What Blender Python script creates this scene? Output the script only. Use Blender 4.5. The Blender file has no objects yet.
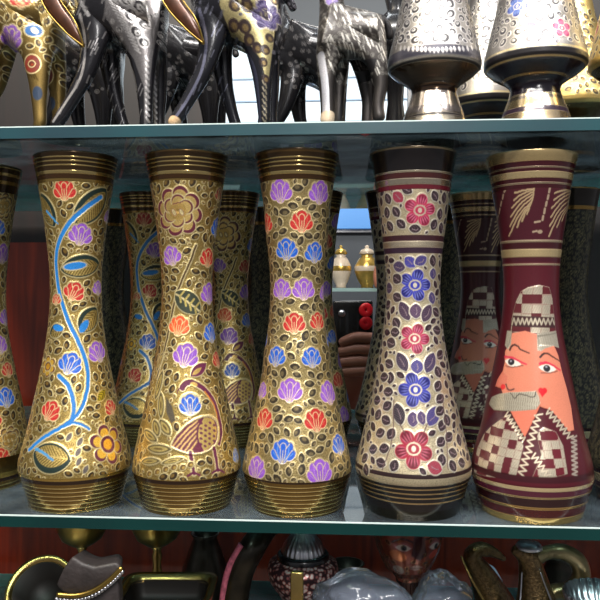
import bpy, bmesh, math, random
import numpy as np
from mathutils import Vector, Matrix

PI = math.pi
random.seed(7)
rng = np.random.default_rng(11)
scene = bpy.context.scene
COL = scene.collection

# ------------------------------------------------------------------ camera
F = 720.0                       # focal length in pixels of a 600 px frame
CX, CY = 300.0, 289.0           # principal column, horizon row
YAW = math.radians(3.9)
CAM = np.array([0.0, -0.6036, 0.195])
FWD = np.array([-math.sin(YAW), math.cos(YAW), 0.0])
RGT = np.array([math.cos(YAW), math.sin(YAW), 0.0])

cam_d = bpy.data.cameras.new('camera')
cam_d.sensor_width = 36.0
cam_d.lens = 36.0 * F / 600.0
cam_d.shift_y = -(300.0 - CY) / 600.0
cam_d.clip_start = 0.01
cam = bpy.data.objects.new('camera', cam_d)
cam.location = CAM
cam.rotation_euler = (PI / 2, 0, YAW)
COL.objects.link(cam)
scene.camera = cam


def W(px, py, depth):
    """world point seen at pixel px, py at this depth"""
    p = CAM + depth * (FWD + (px - CX) / F * RGT)
    p[2] = CAM[2] - (py - CY) / F * depth
    return Vector(p)


def at_y(px, y):
    """world x where the column px meets the vertical plane at y"""
    d = FWD + (px - CX) / F * RGT
    t = (y - CAM[1]) / d[1]
    return CAM[0] + d[0] * t, t


def lin(c):
    out = []
    for v in c[:3]:
        v = v / 255.0
        out.append(v / 12.92 if v <= 0.04045 else ((v + 0.055) / 1.055) ** 2.4)
    return tuple(out)


# ------------------------------------------------------------------ materials
def new_mat(name):
    m = bpy.data.materials.new(name)
    m.use_nodes = True
    nt = m.node_tree
    b = nt.nodes['Principled BSDF']
    return m, nt, b


def simple(name, col, metal=0.0, rough=0.4, coat=0.0, var=0.0, vscale=40.0, bump=0.0, bscale=200.0):
    m, nt, b = new_mat(name)
    b.inputs['Base Color'].default_value = (*lin(col), 1)
    b.inputs['Metallic'].default_value = metal
    b.inputs['Roughness'].default_value = rough
    b.inputs['Coat Weight'].default_value = coat
    tc = nt.nodes.new('ShaderNodeTexCoord')
    if var > 0:
        n = nt.nodes.new('ShaderNodeTexNoise')
        n.inputs['Scale'].default_value = vscale
        n.inputs['Detail'].default_value = 5
        nt.links.new(tc.outputs['Object'], n.inputs['Vector'])
        mr = nt.nodes.new('ShaderNodeMapRange')
        mr.inputs['From Min'].default_value = 0.3
        mr.inputs['From Max'].default_value = 0.7
        mr.inputs['To Min'].default_value = 1 - var
        mr.inputs['To Max'].default_value = 1 + var
        nt.links.new(n.outputs['Fac'], mr.inputs['Value'])
        mx = nt.nodes.new('ShaderNodeVectorMath')
        mx.operation = 'SCALE'
        mx.inputs[0].default_value = lin(col)
        nt.links.new(mr.outputs['Result'], mx.inputs['Scale'])
        nt.links.new(mx.outputs['Vector'], b.inputs['Base Color'])
    if bump > 0:
        n2 = nt.nodes.new('ShaderNodeTexNoise')
        n2.inputs['Scale'].default_value = bscale
        nt.links.new(tc.outputs['Object'], n2.inputs['Vector'])
        bp = nt.nodes.new('ShaderNodeBump')
        bp.inputs['Strength'].default_value = bump
        bp.inputs['Distance'].default_value = 0.002
        nt.links.new(n2.outputs['Fac'], bp.inputs['Height'])
        nt.links.new(bp.outputs['Normal'], b.inputs['Normal'])
    return m


def painted(name, rough_metal=0.38, rough_paint=0.34, coat=0.25, grain=0.22, gscale=1500.0, bump=0.25):
    """engraved metal: colour and bare-metal mask come from the 'paint' attribute, grain is procedural"""
    m, nt, b = new_mat(name)
    at = nt.nodes.new('ShaderNodeAttribute')
    at.attribute_name = 'paint'
    tc = nt.nodes.new('ShaderNodeTexCoord')
    n = nt.nodes.new('ShaderNodeTexNoise')
    n.inputs['Scale'].default_value = gscale
    n.inputs['Detail'].default_value = 2
    nt.links.new(tc.outputs['Object'], n.inputs['Vector'])
    mr = nt.nodes.new('ShaderNodeMapRange')
    mr.inputs['From Min'].default_value = 0.3
    mr.inputs['From Max'].default_value = 0.7
    mr.inputs['To Min'].default_value = 1 - grain
    mr.inputs['To Max'].default_value = 1 + grain
    nt.links.new(n.outputs['Fac'], mr.inputs['Value'])
    sc = nt.nodes.new('ShaderNodeVectorMath')
    sc.operation = 'SCALE'
    nt.links.new(at.outputs['Color'], sc.inputs[0])
    nt.links.new(mr.outputs['Result'], sc.inputs['Scale'])
    nt.links.new(sc.outputs['Vector'], b.inputs['Base Color'])
    nt.links.new(at.outputs['Alpha'], b.inputs['Metallic'])
    r = nt.nodes.new('ShaderNodeMapRange')
    r.inputs['To Min'].default_value = rough_paint
    r.inputs['To Max'].default_value = rough_metal
    nt.links.new(at.outputs['Alpha'], r.inputs['Value'])
    nt.links.new(r.outputs['Result'], b.inputs['Roughness'])
    b.inputs['Coat Weight'].default_value = coat
    b.inputs['Coat Roughness'].default_value = 0.12
    bp = nt.nodes.new('ShaderNodeBump')
    bp.inputs['Strength'].default_value = bump
    bp.inputs['Distance'].default_value = 0.0006
    nt.links.new(n.outputs['Fac'], bp.inputs['Height'])
    nt.links.new(bp.outputs['Normal'], b.inputs['Normal'])
    return m


def wood(name, c1, c2, rough=0.3):
    m, nt, b = new_mat(name)
    tc = nt.nodes.new('ShaderNodeTexCoord')
    mp = nt.nodes.new('ShaderNodeMapping')
    mp.inputs['Scale'].default_value = (14, 14, 1.2)
    nt.links.new(tc.outputs['Object'], mp.inputs['Vector'])
    n = nt.nodes.new('ShaderNodeTexNoise')
    n.inputs['Scale'].default_value = 3
    n.inputs['Detail'].default_value = 6
    n.inputs['Distortion'].default_value = 1.2
    nt.links.new(mp.outputs['Vector'], n.inputs['Vector'])
    cr = nt.nodes.new('ShaderNodeValToRGB')
    cr.color_ramp.elements[0].position = 0.3
    cr.color_ramp.elements[0].color = (*lin(c1), 1)
    cr.color_ramp.elements[1].position = 0.7
    cr.color_ramp.elements[1].color = (*lin(c2), 1)
    nt.links.new(n.outputs['Fac'], cr.inputs['Fac'])
    nt.links.new(cr.outputs['Color'], b.inputs['Base Color'])
    b.inputs['Roughness'].default_value = rough
    b.inputs['Coat Weight'].default_value = 0.3
    return m


def glass(name, tint, haze=(150, 165, 175), haze_w=0.06, rough=0.03, ior=1.5):
    """sheet glass: tinted see-through, fresnel mirror and a pale dusty film that also paints in reflected light"""
    m = bpy.data.materials.new(name)
    m.use_nodes = True
    nt = m.node_tree
    nt.nodes.clear()
    out = nt.nodes.new('ShaderNodeOutputMaterial')
    tr = nt.nodes.new('ShaderNodeBsdfTransparent')
    tr.inputs['Color'].default_value = (*lin(tint), 1)
    df0 = nt.nodes.new('ShaderNodeBsdfDiffuse')
    df0.inputs['Color'].default_value = (*lin(haze), 1)
    tl = nt.nodes.new('ShaderNodeBsdfTranslucent')
    tl.inputs['Color'].default_value = (*lin(haze), 1)
    df = nt.nodes.new('ShaderNodeMixShader')
    df.inputs['Fac'].default_value = 0.55
    nt.links.new(df0.outputs[0], df.inputs[1])
    nt.links.new(tl.outputs[0], df.inputs[2])
    gl = nt.nodes.new('ShaderNodeBsdfGlossy')
    gl.inputs['Roughness'].default_value = rough
    tc = nt.nodes.new('ShaderNodeTexCoord')
    n = nt.nodes.new('ShaderNodeTexNoise')
    n.inputs['Scale'].default_value = 14
    n.inputs['Detail'].default_value = 6
    nt.links.new(tc.outputs['Object'], n.inputs['Vector'])
    mr = nt.nodes.new('ShaderNodeMapRange')
    mr.inputs['From Min'].default_value = 0.35
    mr.inputs['From Max'].default_value = 0.75
    mr.inputs['To Min'].default_value = haze_w * 0.3
    mr.inputs['To Max'].default_value = haze_w * 2.0
    nt.links.new(n.outputs['Fac'], mr.inputs['Value'])
    m1 = nt.nodes.new('ShaderNodeMixShader')
    nt.links.new(mr.outputs['Result'], m1.inputs['Fac'])
    nt.links.new(tr.outputs[0], m1.inputs[1])
    nt.links.new(df.outputs[0], m1.inputs[2])
    fr = nt.nodes.new('ShaderNodeFresnel')
    fr.inputs['IOR'].default_value = ior
    m2 = nt.nodes.new('ShaderNodeMixShader')
    nt.links.new(fr.outputs[0], m2.inputs['Fac'])
    nt.links.new(m1.outputs[0], m2.inputs[1])
    nt.links.new(gl.outputs[0], m2.inputs[2])
    nt.links.new(m2.outputs[0], out.inputs['Surface'])
    return m


def emit(name, col, strength):
    m, nt, b = new_mat(name)
    b.inputs['Base Color'].default_value = (*lin(col), 1)
    b.inputs['Emission Color'].default_value = (*lin(col), 1)
    b.inputs['Emission Strength'].default_value = strength
    b.inputs['Roughness'].default_value = 0.4
    return m


M = {}
M['gilt'] = painted('engraved_brass', 0.40, 0.36, 0.2, 0.28, 1500, 0.35)
M['band'] = painted('lacquered_brass_bands', 0.20, 0.22, 0.3, 0.08, 900, 0.04)
M['silver'] = painted('engraved_silver_plate', 0.42, 0.36, 0.2, 0.18, 1600, 0.25)
M['lacquer'] = painted('maroon_lacquer', 0.40, 0.30, 0.3, 0.10, 1400, 0.08)
M['figure'] = painted('engraved_black_metal', 0.30, 0.24, 0.45, 0.2, 900, 0.2)
M['brass'] = simple('brass', (186, 158, 96), 1.0, 0.27, var=0.15, vscale=60)
M['brass_dull'] = simple('dull_brass', (150, 125, 65), 1.0, 0.32, var=0.2, vscale=60)
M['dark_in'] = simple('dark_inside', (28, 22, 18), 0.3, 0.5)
M['black'] = simple('black_lacquer', (16, 15, 17), 0.0, 0.25, 0.4)
M['leather'] = simple('dark_leather', (38, 32, 32), 0.0, 0.55, var=0.3, vscale=90, bump=0.3)
M['steel'] = simple('silver_metal', (190, 190, 195), 1.0, 0.28, var=0.1)
M['wood'] = wood('red_brown_wood', (92, 22, 7), (150, 48, 16))
M['wood_dark'] = wood('shade_toned_wood', (12, 8, 8), (24, 12, 11), .5)  # dark copy of the wood, with shade put into the colour
M['charcoal'] = simple('charcoal_board', (26, 25, 27), 0, 0.6, var=0.2, vscale=8)
M['glass'] = glass('shelf_glass', (214, 234, 234), haze=(158, 176, 190), haze_w=0.26)  # pale layer stands in for reflected haze as well as dirt on the glass
M['film'] = glass('clear_plastic_film', (235, 240, 248), (200, 210, 235), 0.20, 0.12, 1.45)


def edge_mat(name, col, rough, streak):
    m, nt, b = new_mat(name)
    tc = nt.nodes.new('ShaderNodeTexCoord')
    mp = nt.nodes.new('ShaderNodeMapping')
    mp.inputs['Scale'].default_value = (3.0, 3, 3)
    nt.links.new(tc.outputs['Object'], mp.inputs['Vector'])
    n = nt.nodes.new('ShaderNodeTexNoise')
    n.inputs['Scale'].default_value = 2.2
    nt.links.new(mp.outputs['Vector'], n.inputs['Vector'])
    cr = nt.nodes.new('ShaderNodeValToRGB')
    cr.color_ramp.elements[0].position = 0.35
    cr.color_ramp.elements[0].color = (*lin(col), 1)
    cr.color_ramp.elements[1].position = 0.7
    cr.color_ramp.elements[1].color = (*lin(streak), 1)
    nt.links.new(n.outputs['Fac'], cr.inputs['Fac'])
    nt.links.new(cr.outputs['Color'], b.inputs['Base Color'])
    b.inputs['Roughness'].default_value = rough
    b.inputs['IOR'].default_value = 1.5
    wv = nt.nodes.new('ShaderNodeTexWave')
    wv.inputs['Scale'].default_value = 260
    wv.bands_direction = 'DIAGONAL'
    nt.links.new(tc.outputs['Object'], wv.inputs['Vector'])
    bp = nt.nodes.new('ShaderNodeBump')
    bp.inputs['Strength'].default_value = 0.12
    bp.inputs['Distance'].default_value = 0.0006
    nt.links.new(wv.outputs['Fac'], bp.inputs['Height'])
    nt.links.new(bp.outputs['Normal'], b.inputs['Normal'])
    return m


M['edge_up'] = edge_mat('ground_glass_edge', (28, 50, 60), 0.3, (22, 66, 72))
M['edge_low'] = edge_mat('polished_glass_edge', (5, 36, 36), 0.18, (7, 48, 46))
M['edge_glint'] = simple('painted_edge_glint', (190, 205, 205), 0, 0.25)  # near-white, paints the highlight along the shelf edges


# ------------------------------------------------------------------ object helpers
def link(name, mesh, mat=None, parent=None, smooth=True):
    o = bpy.data.objects.new(name, mesh)
    COL.objects.link(o)
    if mat is not None:
        mesh.materials.clear()
        mesh.materials.append(mat)
    if smooth:
        mesh.polygons.foreach_set('use_smooth', np.ones(len(mesh.polygons), dtype=bool))
    if parent is not None:
        o.parent = parent
    return o


def thing(name, label, cat, loc=(0, 0, 0), rz=0.0, group=None):
    o = bpy.data.objects.new(name, None)
    o.empty_display_size = 0.02
    COL.objects.link(o)
    o.location = loc
    o.rotation_euler = (0, 0, rz)
    return tag(o, label, cat, group)


def tag(o, label, cat, group=None):
    o['label'] = label
    o['category'] = cat
    if group:
        o['group'] = group
    return o


def dup(root, loc, rz, label, group=None):
    r = root.copy()
    COL.objects.link(r)
    r.location = loc
    r.rotation_euler = (0, 0, rz)
    r['label'] = label
    if group:
        r['group'] = group
    for ch in list(root.children):
        c = ch.copy()
        COL.objects.link(c)
        c.parent = r
        for g in list(ch.children):
            d = g.copy()
            COL.objects.link(d)
            d.parent = c
    return r


def bm_obj(name, bm, mat, parent=None, smooth=True):
    me = bpy.data.meshes.new(name)
    bm.to_mesh(me)
    bm.free()
    return link(name, me, mat, parent, smooth)


def box_bm(x0, x1, y0, y1, z0, z1, bev=0.0):
    bm = bmesh.new()
    bmesh.ops.create_cube(bm, size=1.0)
    for v in bm.verts:
        v.co = Vector(((x0 + x1) / 2 + v.co.x * (x1 - x0), (y0 + y1) / 2 + v.co.y * (y1 - y0), (z0 + z1) / 2 + v.co.z * (z1 - z0)))
    if bev > 0:
        bmesh.ops.bevel(bm, geom=list(bm.edges), offset=bev, segments=2, affect='EDGES', profile=0.5)
    return bm


def lathe_bm(prof, n=48, squash=1.0, flute=0.0, nf=0):
    """closed or open profile of (r, z)"""
    bm = bmesh.new()
    rings = []
    for r, z in prof:
        if r < 1e-5:
            rings.append([bm.verts.new((0, 0, z))])
        else:
            ring = []
            for k in range(n):
                a = 2 * PI * k / n
                rr = r * (1 + flute * math.cos(nf * a)) if nf else r
                ring.append(bm.verts.new((rr * math.cos(a), rr * math.sin(a) * squash, z)))
            rings.append(ring)
    for a, b in zip(rings[:-1], rings[1:]):
        if len(a) == 1 and len(b) == 1:
            continue
        for k in range(n):
            k2 = (k + 1) % n
            if len(a) == 1:
                bm.faces.new((a[0], b[k2], b[k]))
            elif len(b) == 1:
                bm.faces.new((a[k], a[k2], b[0]))
            else:
                bm.faces.new((a[k], a[k2], b[k2], b[k]))
    bmesh.ops.recalc_face_normals(bm, faces=list(bm.faces))
    return bm


def sm_path(pts, n):
    """Catmull-Rom samples through points of any dimension"""
    P = np.array(pts, float)
    P = np.vstack([2 * P[0] - P[1], P, 2 * P[-1] - P[-2]])
    out = []
    m = len(P) - 3
    for t in np.linspace(0, m - 1e-6, n):
        i = int(t)
        u = t - i
        a, b, c, d = P[i:i + 4]
        out.append(0.5 * ((2 * b) + (c - a) * u + (2 * a - 5 * b + 4 * c - d) * u * u + (3 * b - a - 3 * c + d) * u ** 3))
    return np.array(out)


def tube_bm(pts, n=14, steps=30, flat=1.0):
    """tapered tube through (x, y, z, r)"""
    S = sm_path(pts, steps)
    bm = bmesh.new()
    rings = []
    up = Vector((0, 1, 0))
    for i in range(len(S)):
        p = Vector(S[i][:3])
        t = Vector(S[min(i + 1, len(S) - 1)][:3]) - Vector(S[max(i - 1, 0)][:3])
        t.normalize()
        u = up - t * up.dot(t)
        if u.length < 1e-3:
            u = Vector((1, 0, 0)) - t * t.x
        u.normalize()
        w = t.cross(u)
        r = max(S[i][3], 1e-4)
        rings.append([bm.verts.new(p + (u * math.cos(2 * PI * k / n) * flat + w * math.sin(2 * PI * k / n)) * r) for k in range(n)])
    for a, b in zip(rings[:-1], rings[1:]):
        for k in range(n):
            bm.faces.new((a[k], a[(k + 1) % n], b[(k + 1) % n], b[k]))
    bm.faces.new(rings[0])
    bm.faces.new(rings[-1])
    bmesh.ops.recalc_face_normals(bm, faces=list(bm.faces))
    return bm


def skin_mesh(name, joints, edges, subdiv=3):
    """continuous surface grown round a skeleton: joints (x, y, z, r) or (x, y, z, rx, ry)"""
    me = bpy.data.meshes.new(name + '_skeleton')
    me.from_pydata([j[:3] for j in joints], edges, [])
    o = bpy.data.objects.new(name + '_tmp', me)
    COL.objects.link(o)
    o.modifiers.new('skin', 'SKIN')
    sv = me.skin_vertices
    if not sv:
        bpy.context.view_layer.objects.active = o
        bm = bmesh.new(); bm.from_mesh(me)
        bm.verts.layers.skin.verify(); bm.to_mesh(me); bm.free()
        sv = me.skin_vertices
    for k, j in enumerate(joints):
        sv[0].data[k].radius = (j[3], j[4] if len(j) > 4 else j[3])
        sv[0].data[k].use_root = (k == 0)
    s = o.modifiers.new('sub', 'SUBSURF')
    s.levels = subdiv
    s.render_levels = subdiv
    dg = bpy.context.evaluated_depsgraph_get()
    dg.update()
    out = bpy.data.meshes.new_from_object(o.evaluated_get(dg))
    bpy.data.objects.remove(o)
    return out


# ------------------------------------------------------------------ painting engraved patterns on a surface
class Canvas:
    """colour (rgb), bare-metal mask and relief on a set of surface points"""

    def init(self, n, base, metal):
        self.rgb = np.empty((n, 3), np.float32)
        self.rgb[:] = lin(base)
        self.met = np.full(n, metal, np.float32)
        self.rel = np.zeros(n, np.float32)
        self.occ = np.zeros(n, np.float32)

    def put(self, idx, mask, col, metal=0.0, rel=None, occ=1.0):
        if len(idx) == 0:
            return
        m = mask.astype(np.float32)
        c = np.array(lin(col), np.float32) * (.74 if metal < .15 else 1.0)
        self.rgb[idx] += (c - self.rgb[idx]) * m[:, None]
        self.met[idx] += (metal - self.met[idx]) * m
        if rel is not None:
            self.rel[idx] += (rel - self.rel[idx]) * m
        if occ:
            self.occ[idx] = np.maximum(self.occ[idx], m * occ)

    @staticmethod
    def rot(dx, dy, deg):
        a = math.radians(deg)
        return dx * math.cos(a) + dy * math.sin(a), -dx * math.sin(a) + dy * math.cos(a)

    @staticmethod
    def cov(sd, soft=0.9):
        return np.clip(0.5 - sd / soft, 0, 1)

    def ell(self, X, Y, a, b, rot, col, metal=0.0, off=(0, 0), rel=None, occ=1.0, local=None):
        idx, dx, dy = local or self.local(X, Y, max(a, b) + abs(off[0]) + abs(off[1]) + 2)
        u, v = self.rot(dx - off[0], dy - off[1], rot)
        sd = (np.sqrt((u / a) ** 2 + (v / b) ** 2) - 1) * min(a, b)
        self.put(idx, self.cov(sd), col, metal, rel, occ)

    def leafshape(self, X, Y, a, b, rot, col, metal=0.0, off=(0, 0), p=1.0, rel=None, occ=1.0, hatch=None, hatch_w=.85):
        """pointed leaf of half length a, half width b; rot is the axis angle in image degrees (0 = right, -90 = up)"""
        idx, dx, dy = self.local(X, Y, a + abs(off[0]) + abs(off[1]) + 2)
        u, v = self.rot(dx - off[0], dy - off[1], rot)
        t = np.clip(1 - (u / a) ** 2, 0, 1) ** p
        sd = np.where(np.abs(u) < a, np.abs(v) - b * t, np.hypot(np.abs(u) - a, v))
        m = self.cov(sd)
        self.put(idx, m, col, metal, rel, occ)
        if hatch is not None:
            hcol, period = hatch
            st = (np.sin((u + np.abs(v) * 0.9) * 2 * PI / period) > 0.2) * (np.abs(v) > b * 0.08)
            self.put(idx, m * st * hatch_w, hcol, metal, None, 0)

    def stroke(self, pts, w, col, metal=0.0, rel=None, w1=None, occ=1.0, smooth=True):
        """curve through pixel points, width w (to w1 at the end)"""
        P = np.array(pts, float)
        if smooth and len(P) > 2:
            P = sm_path(P, 6 * len(P))
        c = P.mean(0)
        loc = self.to_local(P, c)
        rad = np.abs(loc).max() + max(w, w1 or 0) + 2
        idx, dx, dy = self.local(c[0], c[1], rad)
        if len(idx) == 0:
            return
        best = np.full(len(idx), 1e9)
        n = len(loc) - 1
        for i in range(n):
            a, b = loc[i], loc[i + 1]
            d = b - a
            L = max((d * d).sum(), 1e-9)
            t = np.clip(((dx - a[0]) * d[0] + (dy - a[1]) * d[1]) / L, 0, 1)
            ww = w + ((w1 if w1 is not None else w) - w) * (i + t) / n
            best = np.minimum(best, np.hypot(dx - a[0] - t * d[0], dy - a[1] - t * d[1]) - ww / 2)
        self.put(idx, self.cov(best), col, metal, rel, occ)

    def poly(self, pts, col, metal=0.0, rel=None, occ=1.0, pattern=None, smooth=0):
        P = np.array(pts, float)
        if smooth:
            P = sm_path(np.vstack([P, P[:1]]), smooth)[:-1]
        c = P.mean(0)
        V = self.to_local(P, c)
        idx, dx, dy = self.local(c[0], c[1], np.abs(V).max() + 2)
        if len(idx) == 0:
            return
        d = np.full(len(idx), 1e9)
        s = np.ones(len(idx))
        for i in range(len(V)):
            a, b = V[i], V[i - 1]
            e = b - a
            wx, wy = dx - a[0], dy - a[1]
            t = np.clip((wx * e[0] + wy * e[1]) / max((e * e).sum(), 1e-9), 0, 1)
            d = np.minimum(d, (wx - e[0] * t) ** 2 + (wy - e[1] * t) ** 2)
            c1 = dy >= a[1]
            c2 = dy < b[1]
            c3 = e[0] * wy > e[1] * wx
            flip = (c1 & c2 & c3) | (~c1 & ~c2 & ~c3)
            s = np.where(flip, -s, s)
        m = self.cov(s * np.sqrt(d))
        self.put(idx, m, col, metal, rel, occ)
        if pattern:
            for mask, pc, pm in pattern(dx + c[0], dy + c[1]):
                self.put(idx, m * mask, pc, pm, None, 0)

    # ---- motifs
    def tulip(self, X, Y, r, col, lite, line=(205, 180, 110), rot=0, ml=0.9):
        """closed enamel bud with fanned petals parted by raised metal lines"""
        rr = math.radians(rot)
        cs, sn = math.cos(rr), math.sin(rr)
        def at(x, y):
            return ((x * cs - y * sn) * r, (x * sn + y * cs) * r)
        loc = self.local(X, Y, r * 1.5 + 3)
        idx, dx, dy = loc
        u, v = self.rot(dx, dy, rot)
        lobes = ((0, -.42, .50, .56, 0), (-.43, -.16, .36, .58, -16), (.43, -.16, .36, .58, 16), (-.62, .22, .34, .46, -38), (.62, .22, .34, .46, 38), (0, .38, .40, .50, 0))
        sd = np.full(len(idx), 1e9)
        for x, y, a, b, g in lobes:
            p, q = self.rot(u - x * r, v - y * r, g)
            sd = np.minimum(sd, (np.sqrt((p / (a * r)) ** 2 + (q / (b * r)) ** 2) - 1) * a * r)
        self.put(idx, self.cov(sd - .9), line, ml, .00025)
        self.put(idx, self.cov(sd), col, 0.0, 0.0)
        # pale strokes inside each petal, then the metal lines between them
        def curve(P, w, c, m):
            Q = sm_path(np.array(P) * r, 16)
            best = np.full(len(idx), 1e9)
            for i in range(len(Q) - 1):
                e = Q[i + 1] - Q[i]
                t = np.clip(((u - Q[i][0]) * e[0] + (v - Q[i][1]) * e[1]) / max((e * e).sum(), 1e-9), 0, 1)
                best = np.minimum(best, np.hypot(u - Q[i][0] - t * e[0], v - Q[i][1] - t * e[1]))
            self.put(idx, self.cov(best - w / 2) * np.clip(.5 - (sd + .3), 0, 1), c, m)
        for sg in (-1, 1):
            curve([(sg * .10, .6), (sg * .42, .1), (sg * .46, -.42)], .8, lite, 0)
            curve([(sg * .22, .6), (sg * .56, .32), (sg * .80, .10)], .7, lite, 0)
            curve([(sg * .02, .85), (sg * .20, .2), (sg * .22, -.2), (sg * .5, -.62)], .45, line, ml)
            curve([(sg * .04, .85), (sg * .40, .36), (sg * .68, -.08), (sg * .84, -.16)], .45, line, ml)
        curve([(-.26, -.28), (-.2, -.55), (0, -.68), (.2, -.55), (.26, -.28)], .45, line, ml)
        curve([(0, .85), (0, .3), (0, -.1)], .35, line, ml)

    def flower(self, X, Y, R, n, col, dark, line=(225, 215, 195), core=(215, 205, 185), phase=0.0, squash=1.0):
        for k in range(n):
            a = phase + 2 * PI * k / n
            ox, oy = math.cos(a) * R * .60 * squash, math.sin(a) * R * .60
            deg = math.degrees(a)
            self.ell(X, Y, R * .42 + .3, R * .40 + .3, deg, line, .9, (ox, oy), 0.0002)
        for k in range(n):
            a = phase + 2 * PI * k / n
            ox, oy = math.cos(a) * R * .60 * squash, math.sin(a) * R * .60
            deg = math.degrees(a)
            self.ell(X, Y, R * .42 - .8, R * .40 - .8, deg, col, 0, (ox, oy))
            self.ell(X, Y, R * .26, R * .26, deg, dark, 0, (ox * 1.12, oy * 1.12))
            lt = tuple(int(u_ + (230 - u_) * .34) for u_ in col)
            for q in (-.5, -.17, .17, .5):
                self.ell(X, Y, R * .15, .45, deg + q * 30, lt, .2, (ox * .98 - math.sin(a) * q * R * .42, oy * .98 + math.cos(a) * q * R * .42))
        self.ell(X, Y, R * .36, R * .32, 0, line, .9, (0, 0), 0.0002)
        self.ell(X, Y, R * .29, R * .25, 0, col, 0)
        self.ell(X, Y, R * .11, R * .14, 0, core, .7)

    def ring(self, X, Y, a, b, rot, line, dark, core, ml=.9):
        """little engraved drop: bright outline, dark fill, paler heart"""
        self.leafshape(X, Y, a + .75, b + .75, rot, line, ml, (0, 0), .7, 0.0002)
        self.leafshape(X, Y, a, b, rot, dark, .2, (0, 0), .7)
        ax, ay = math.cos(math.radians(rot)), math.sin(math.radians(rot))
        self.ell(X, Y, a * .42, b * .46, rot, core, .7, (ax * a * .12 - ay * b * .26, ay * a * .12 + ax * b * .26))

    def scatter(self, n, size, line, dark, core, Y0, Y1, gap=1.0, elong=1.25, lim=.25, ml=.9, swirl=False):
        lo, hi = size
        pts = self.samples(n, Y0, Y1)
        for X, Y in pts:
            s = rng.uniform(lo, hi)
            idx, dx, dy = self.local(X, Y, s + gap + 1)
            if len(idx) == 0:
                continue
            near = np.hypot(dx, dy) < s + gap
            if near.sum() == 0 or self.occ[idx[near]].max() > lim:
                continue
            rt = rng.uniform(0, 360)
            if swirl:
                self.ell(X, Y, s, s * .85, rt, line, ml)
                self.ell(X, Y, s * .88, s * .72, rt, dark, .15)
                self.ell(X, Y, s * .42, s * .30, rt, line, ml, (s * .2 * math.cos(rt), s * .2 * math.sin(rt)))
                self.ell(X, Y, s * .24, s * .16, rt, dark, .15, (s * .28 * math.cos(rt), s * .25 * math.sin(rt)))
            else:
                self.ring(X, Y, s * elong, s * .82, rt, line, dark, core, ml)

    def stipple(self, amount, dark, n=1):
        v = rng.random(len(self.met)).astype(np.float32)
        m = (v < amount) * (1 - np.clip(self.occ, 0, 1))
        idx = np.arange(len(v))
        self.put(idx, m * .7, dark, .6, None, 0)


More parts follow.
